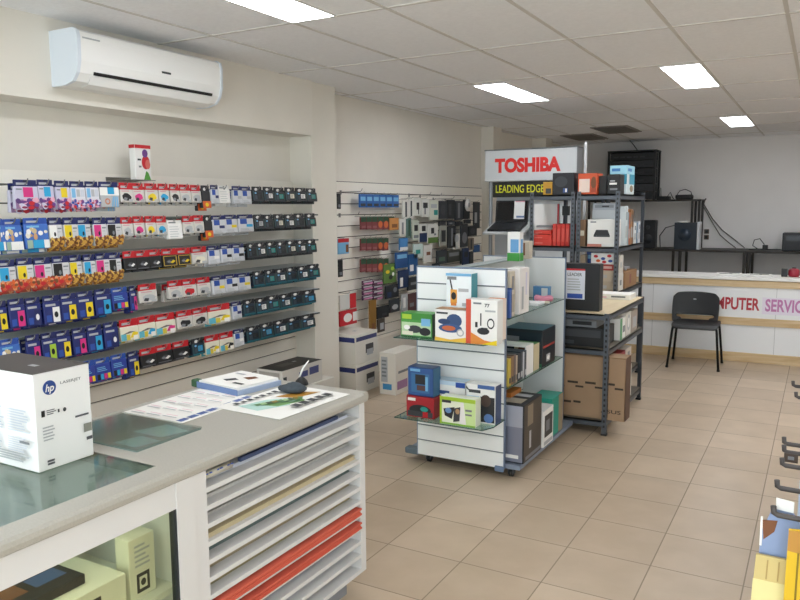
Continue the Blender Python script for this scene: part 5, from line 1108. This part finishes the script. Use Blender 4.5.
def seat(a, b):   # b 0 front .. 1 rear
    w = .225+.012*math.sin(b*math.pi); y = -.23+.43*b; z = .452-.012*(1-a*a)*math.sin(b*math.pi)-.035*max(0, .18-b)/.18*1.0+.012*max(0, b-.85)/.15
    if b < .1: w -= .02*(1-b/.1)
    return (a*w, y, z)
shell('seat', seat, 10, 10, lambda i, j: False, .014)
def back(a, b):   # b 0 bottom .. 1 top
    w = .230+.010*math.sin(b*math.pi)-(.035*max(0, b-.85)/.15); y = .155+.09*b+.03*(1-a*a); z = .435+.325*b
    return (a*w-.036, y, z+(-.012*a*a if b > .9 else 0))
shell('backrest', back, 10, 12, lambda i, j: (j == 2 and 1 <= i <= 8) or (j == 1 and 2 <= i <= 7), .014)
mb = MB(); mb.raw([(.018*math.cos(k*math.pi/8)-.05, .287-.0, (.435+.325*.75)+.007*math.sin(k*math.pi/8)) for k in range(16)], [tuple(range(16))], LGREY)
for q in range(len(mb.v)): x, y, z = mb.v[q]; mb.v[q] = (x, .155+.09*.75+.03-.0105, z)
mb.build('emblem', t)

# ================================================================== HOOK STAND AT THE RIGHT EDGE
t = thing('hook_stand', 'low peg stand at the right edge with dark hooks over the aisle', 'display stand', (.22, 3.1, 0))
mb = MB(); mb.box(0, .03, -1.1, 1.6, .12, .98, mat('#b9c0c8', .5)); mb.build('peg_board', t)
mb = MB(); mb.box(-.02, .3, -1.1, 1.6, 0, .12, mat('#8f949c', .5)); mb.build('base', t)
for i, (u, v) in enumerate(((784, 437), (784, 445), (782, 458), (777, 480), (773.5, 506), (793, 381), (796, 392))):
    p = at(u, v, z=.815); y = p.y-3.1; xx = p.x-.22
    mb = MB(); mb.tube([(0, y, .785), (xx+.012, y, .79), (xx+.002, y, .795), (xx, y, .815)], .0085, mat('#4a4442', .45), 8); mb.build('hook', t)
def hang(name, label, cat, y, pts, th, m_, patches=(), rz=0, x=0):
    """flat pack hanging from a hook: outline in (along, height) of its own plane"""
    t = thing(name, label, cat, (x, y, .80), rz)
    mb = MB(); mb.prism(pts, lambda a, b, h: (a, h, b), 0, th, m_)
    mb.build('pack_body', t)
    for nm, pp, mm in patches:
        mb = MB(); mb.prism(pp, lambda a, b, h: (a, h, b), -.0015, .0, mm); mb.build(nm, t)
    return t
hang('hanging_pack', 'blue-grey hanging pack with brown picture on the nearest hook', 'pack', 2.36, [(-.02, .0), (.03, .0), (.055, -.04), (.06, -.15), (-.05, -.15), (-.047, -.08), (-.03, -.03)], .012, mat('#8d9fc4', .5),
     (('picture', [(-.045, -.04), (-.005, -.035), (-.012, -.07), (-.04, -.1)], BROWN), ('white_edge', [(-.05, -.03), (-.044, -.03), (-.044, -.12), (-.05, -.12)], WHITE), ('header_clip', [(-.012, .035), (.035, .03), (.035, -.004), (-.012, 0)], WHITE)), 0, -.062)
hang('hanging_pack', 'tan and pale yellow hanging pack below the blue-grey pack', 'pack', 2.335, [(-.05, -.14), (.05, -.14), (.05, -.36), (-.06, -.36)], .012, mat('#d6c182', .5),
     (('pale_band', [(-.055, -.215), (.05, -.215), (.05, -.32), (-.058, -.32)], mat('#ece0a0', .5)), ('tan_ridge', [(-.02, -.15), (-.016, -.15), (-.018, -.21), (-.022, -.21)], mat('#b79c60', .5)), ('tan_ridge', [(.01, -.15), (.014, -.15), (.012, -.21), (.008, -.21)], mat('#b79c60', .5))), 0, -.068)
hang('hanging_pack', 'bright yellow hanging pack at the right edge, nearest the camera', 'pack', 2.29, [(-.03, -.03), (.07, -.02), (.07, -.4), (-.035, -.4)], .014, mat('#e3b822', .5),
     (('dark_line', [(-.005, -.09), (.0, -.09), (-.003, -.4), (-.008, -.4)], mat('#8a7010', .5)), ('amber_top', [(-.03, -.03), (.07, -.02), (.07, -.1), (-.03, -.09)], mat('#c08a3a', .5))), 0, -.006)
hang('hanging_pack', 'pale blue hanging pack on a middle hook of the right stand', 'pack', 2.70, [(-.02, -.02), (.06, -.02), (.06, -.3), (-.02, -.3)], .012, mat('#c3d2e6', .5), (('white_label', [(-.01, -.05), (.04, -.05), (.04, -.12), (-.01, -.12)], WHITE), ('violet_mark', [(.0, -.2), (.04, -.2), (.04, -.26), (.0, -.26)], PURP)), 0, .0)
hang('hanging_pack', 'white and pale blue hanging pack on a farther hook of right stand', 'pack', 2.98, [(-.02, -.02), (.06, -.02), (.06, -.3), (-.02, -.3)], .012, mat('#d3dfee', .5), (('grey_label', [(-.01, -.05), (.04, -.05), (.04, -.12), (-.01, -.12)], LGREY),), 0, .01)
t = thing('price_tag', 'small dark price tag clipped to a hook of right stand', 'price tag', at(791, 458, z=.80).to_tuple(), 0)
mb = MB(); mb.box(-.022, .022, -.003, .0, -.016, .016, mat('#4a3c34', .5)); mb.build('tag_face', t)
mb = MB(); mb.box(-.01, .01, -.004, -.003, -.006, .006, GREY); mb.build('tag_print', t)

# ================================================================== CAMERA, LIGHT, EXPOSURE
cam = bpy.data.cameras.new('camera'); co = bpy.data.objects.new('camera', cam); COL.objects.link(co)
cam.sensor_fit = 'HORIZONTAL'; cam.sensor_width = 36; cam.lens = F/800*36; cam.clip_start = .02; cam.clip_end = 100
M_ = Matrix((RT, UP, -_fw)).transposed().to_4x4(); M_.translation = CAM; co.matrix_world = M_; sc.camera = co
w = bpy.data.worlds.new('daylight'); sc.world = w; w.use_nodes = True; nt = w.node_tree; bg = nt.nodes['Background']
bg.inputs[0].default_value = (.84, .91, 1.0, 1); bg.inputs[1].default_value = SKY
pl_ = bpy.data.lights.new('window_portal', 'AREA'); pl_.shape = 'RECTANGLE'; pl_.size = 6.6; pl_.size_y = 2.4; pl_.cycles.is_portal = True
po = bpy.data.objects.new('window_portal', pl_); COL.objects.link(po); po.location = (-.6, YF-.3, 1.33); po.rotation_euler = (R(90), 0, 0)
sc.view_settings.view_transform = 'Standard'; sc.view_settings.look = 'None'; sc.view_settings.gamma = 1; sc.view_settings.exposure = EXPO; sc.view_settings.use_curve_mapping = False
sc.cycles.max_bounces = 8; sc.cycles.transparent_max_bounces = 16; sc.cycles.caustics_reflective = False; sc.cycles.caustics_refractive = False
sc.cycles.use_denoising = True; sc.cycles.sample_clamp_indirect = 6
bpy.context.view_layer.update()
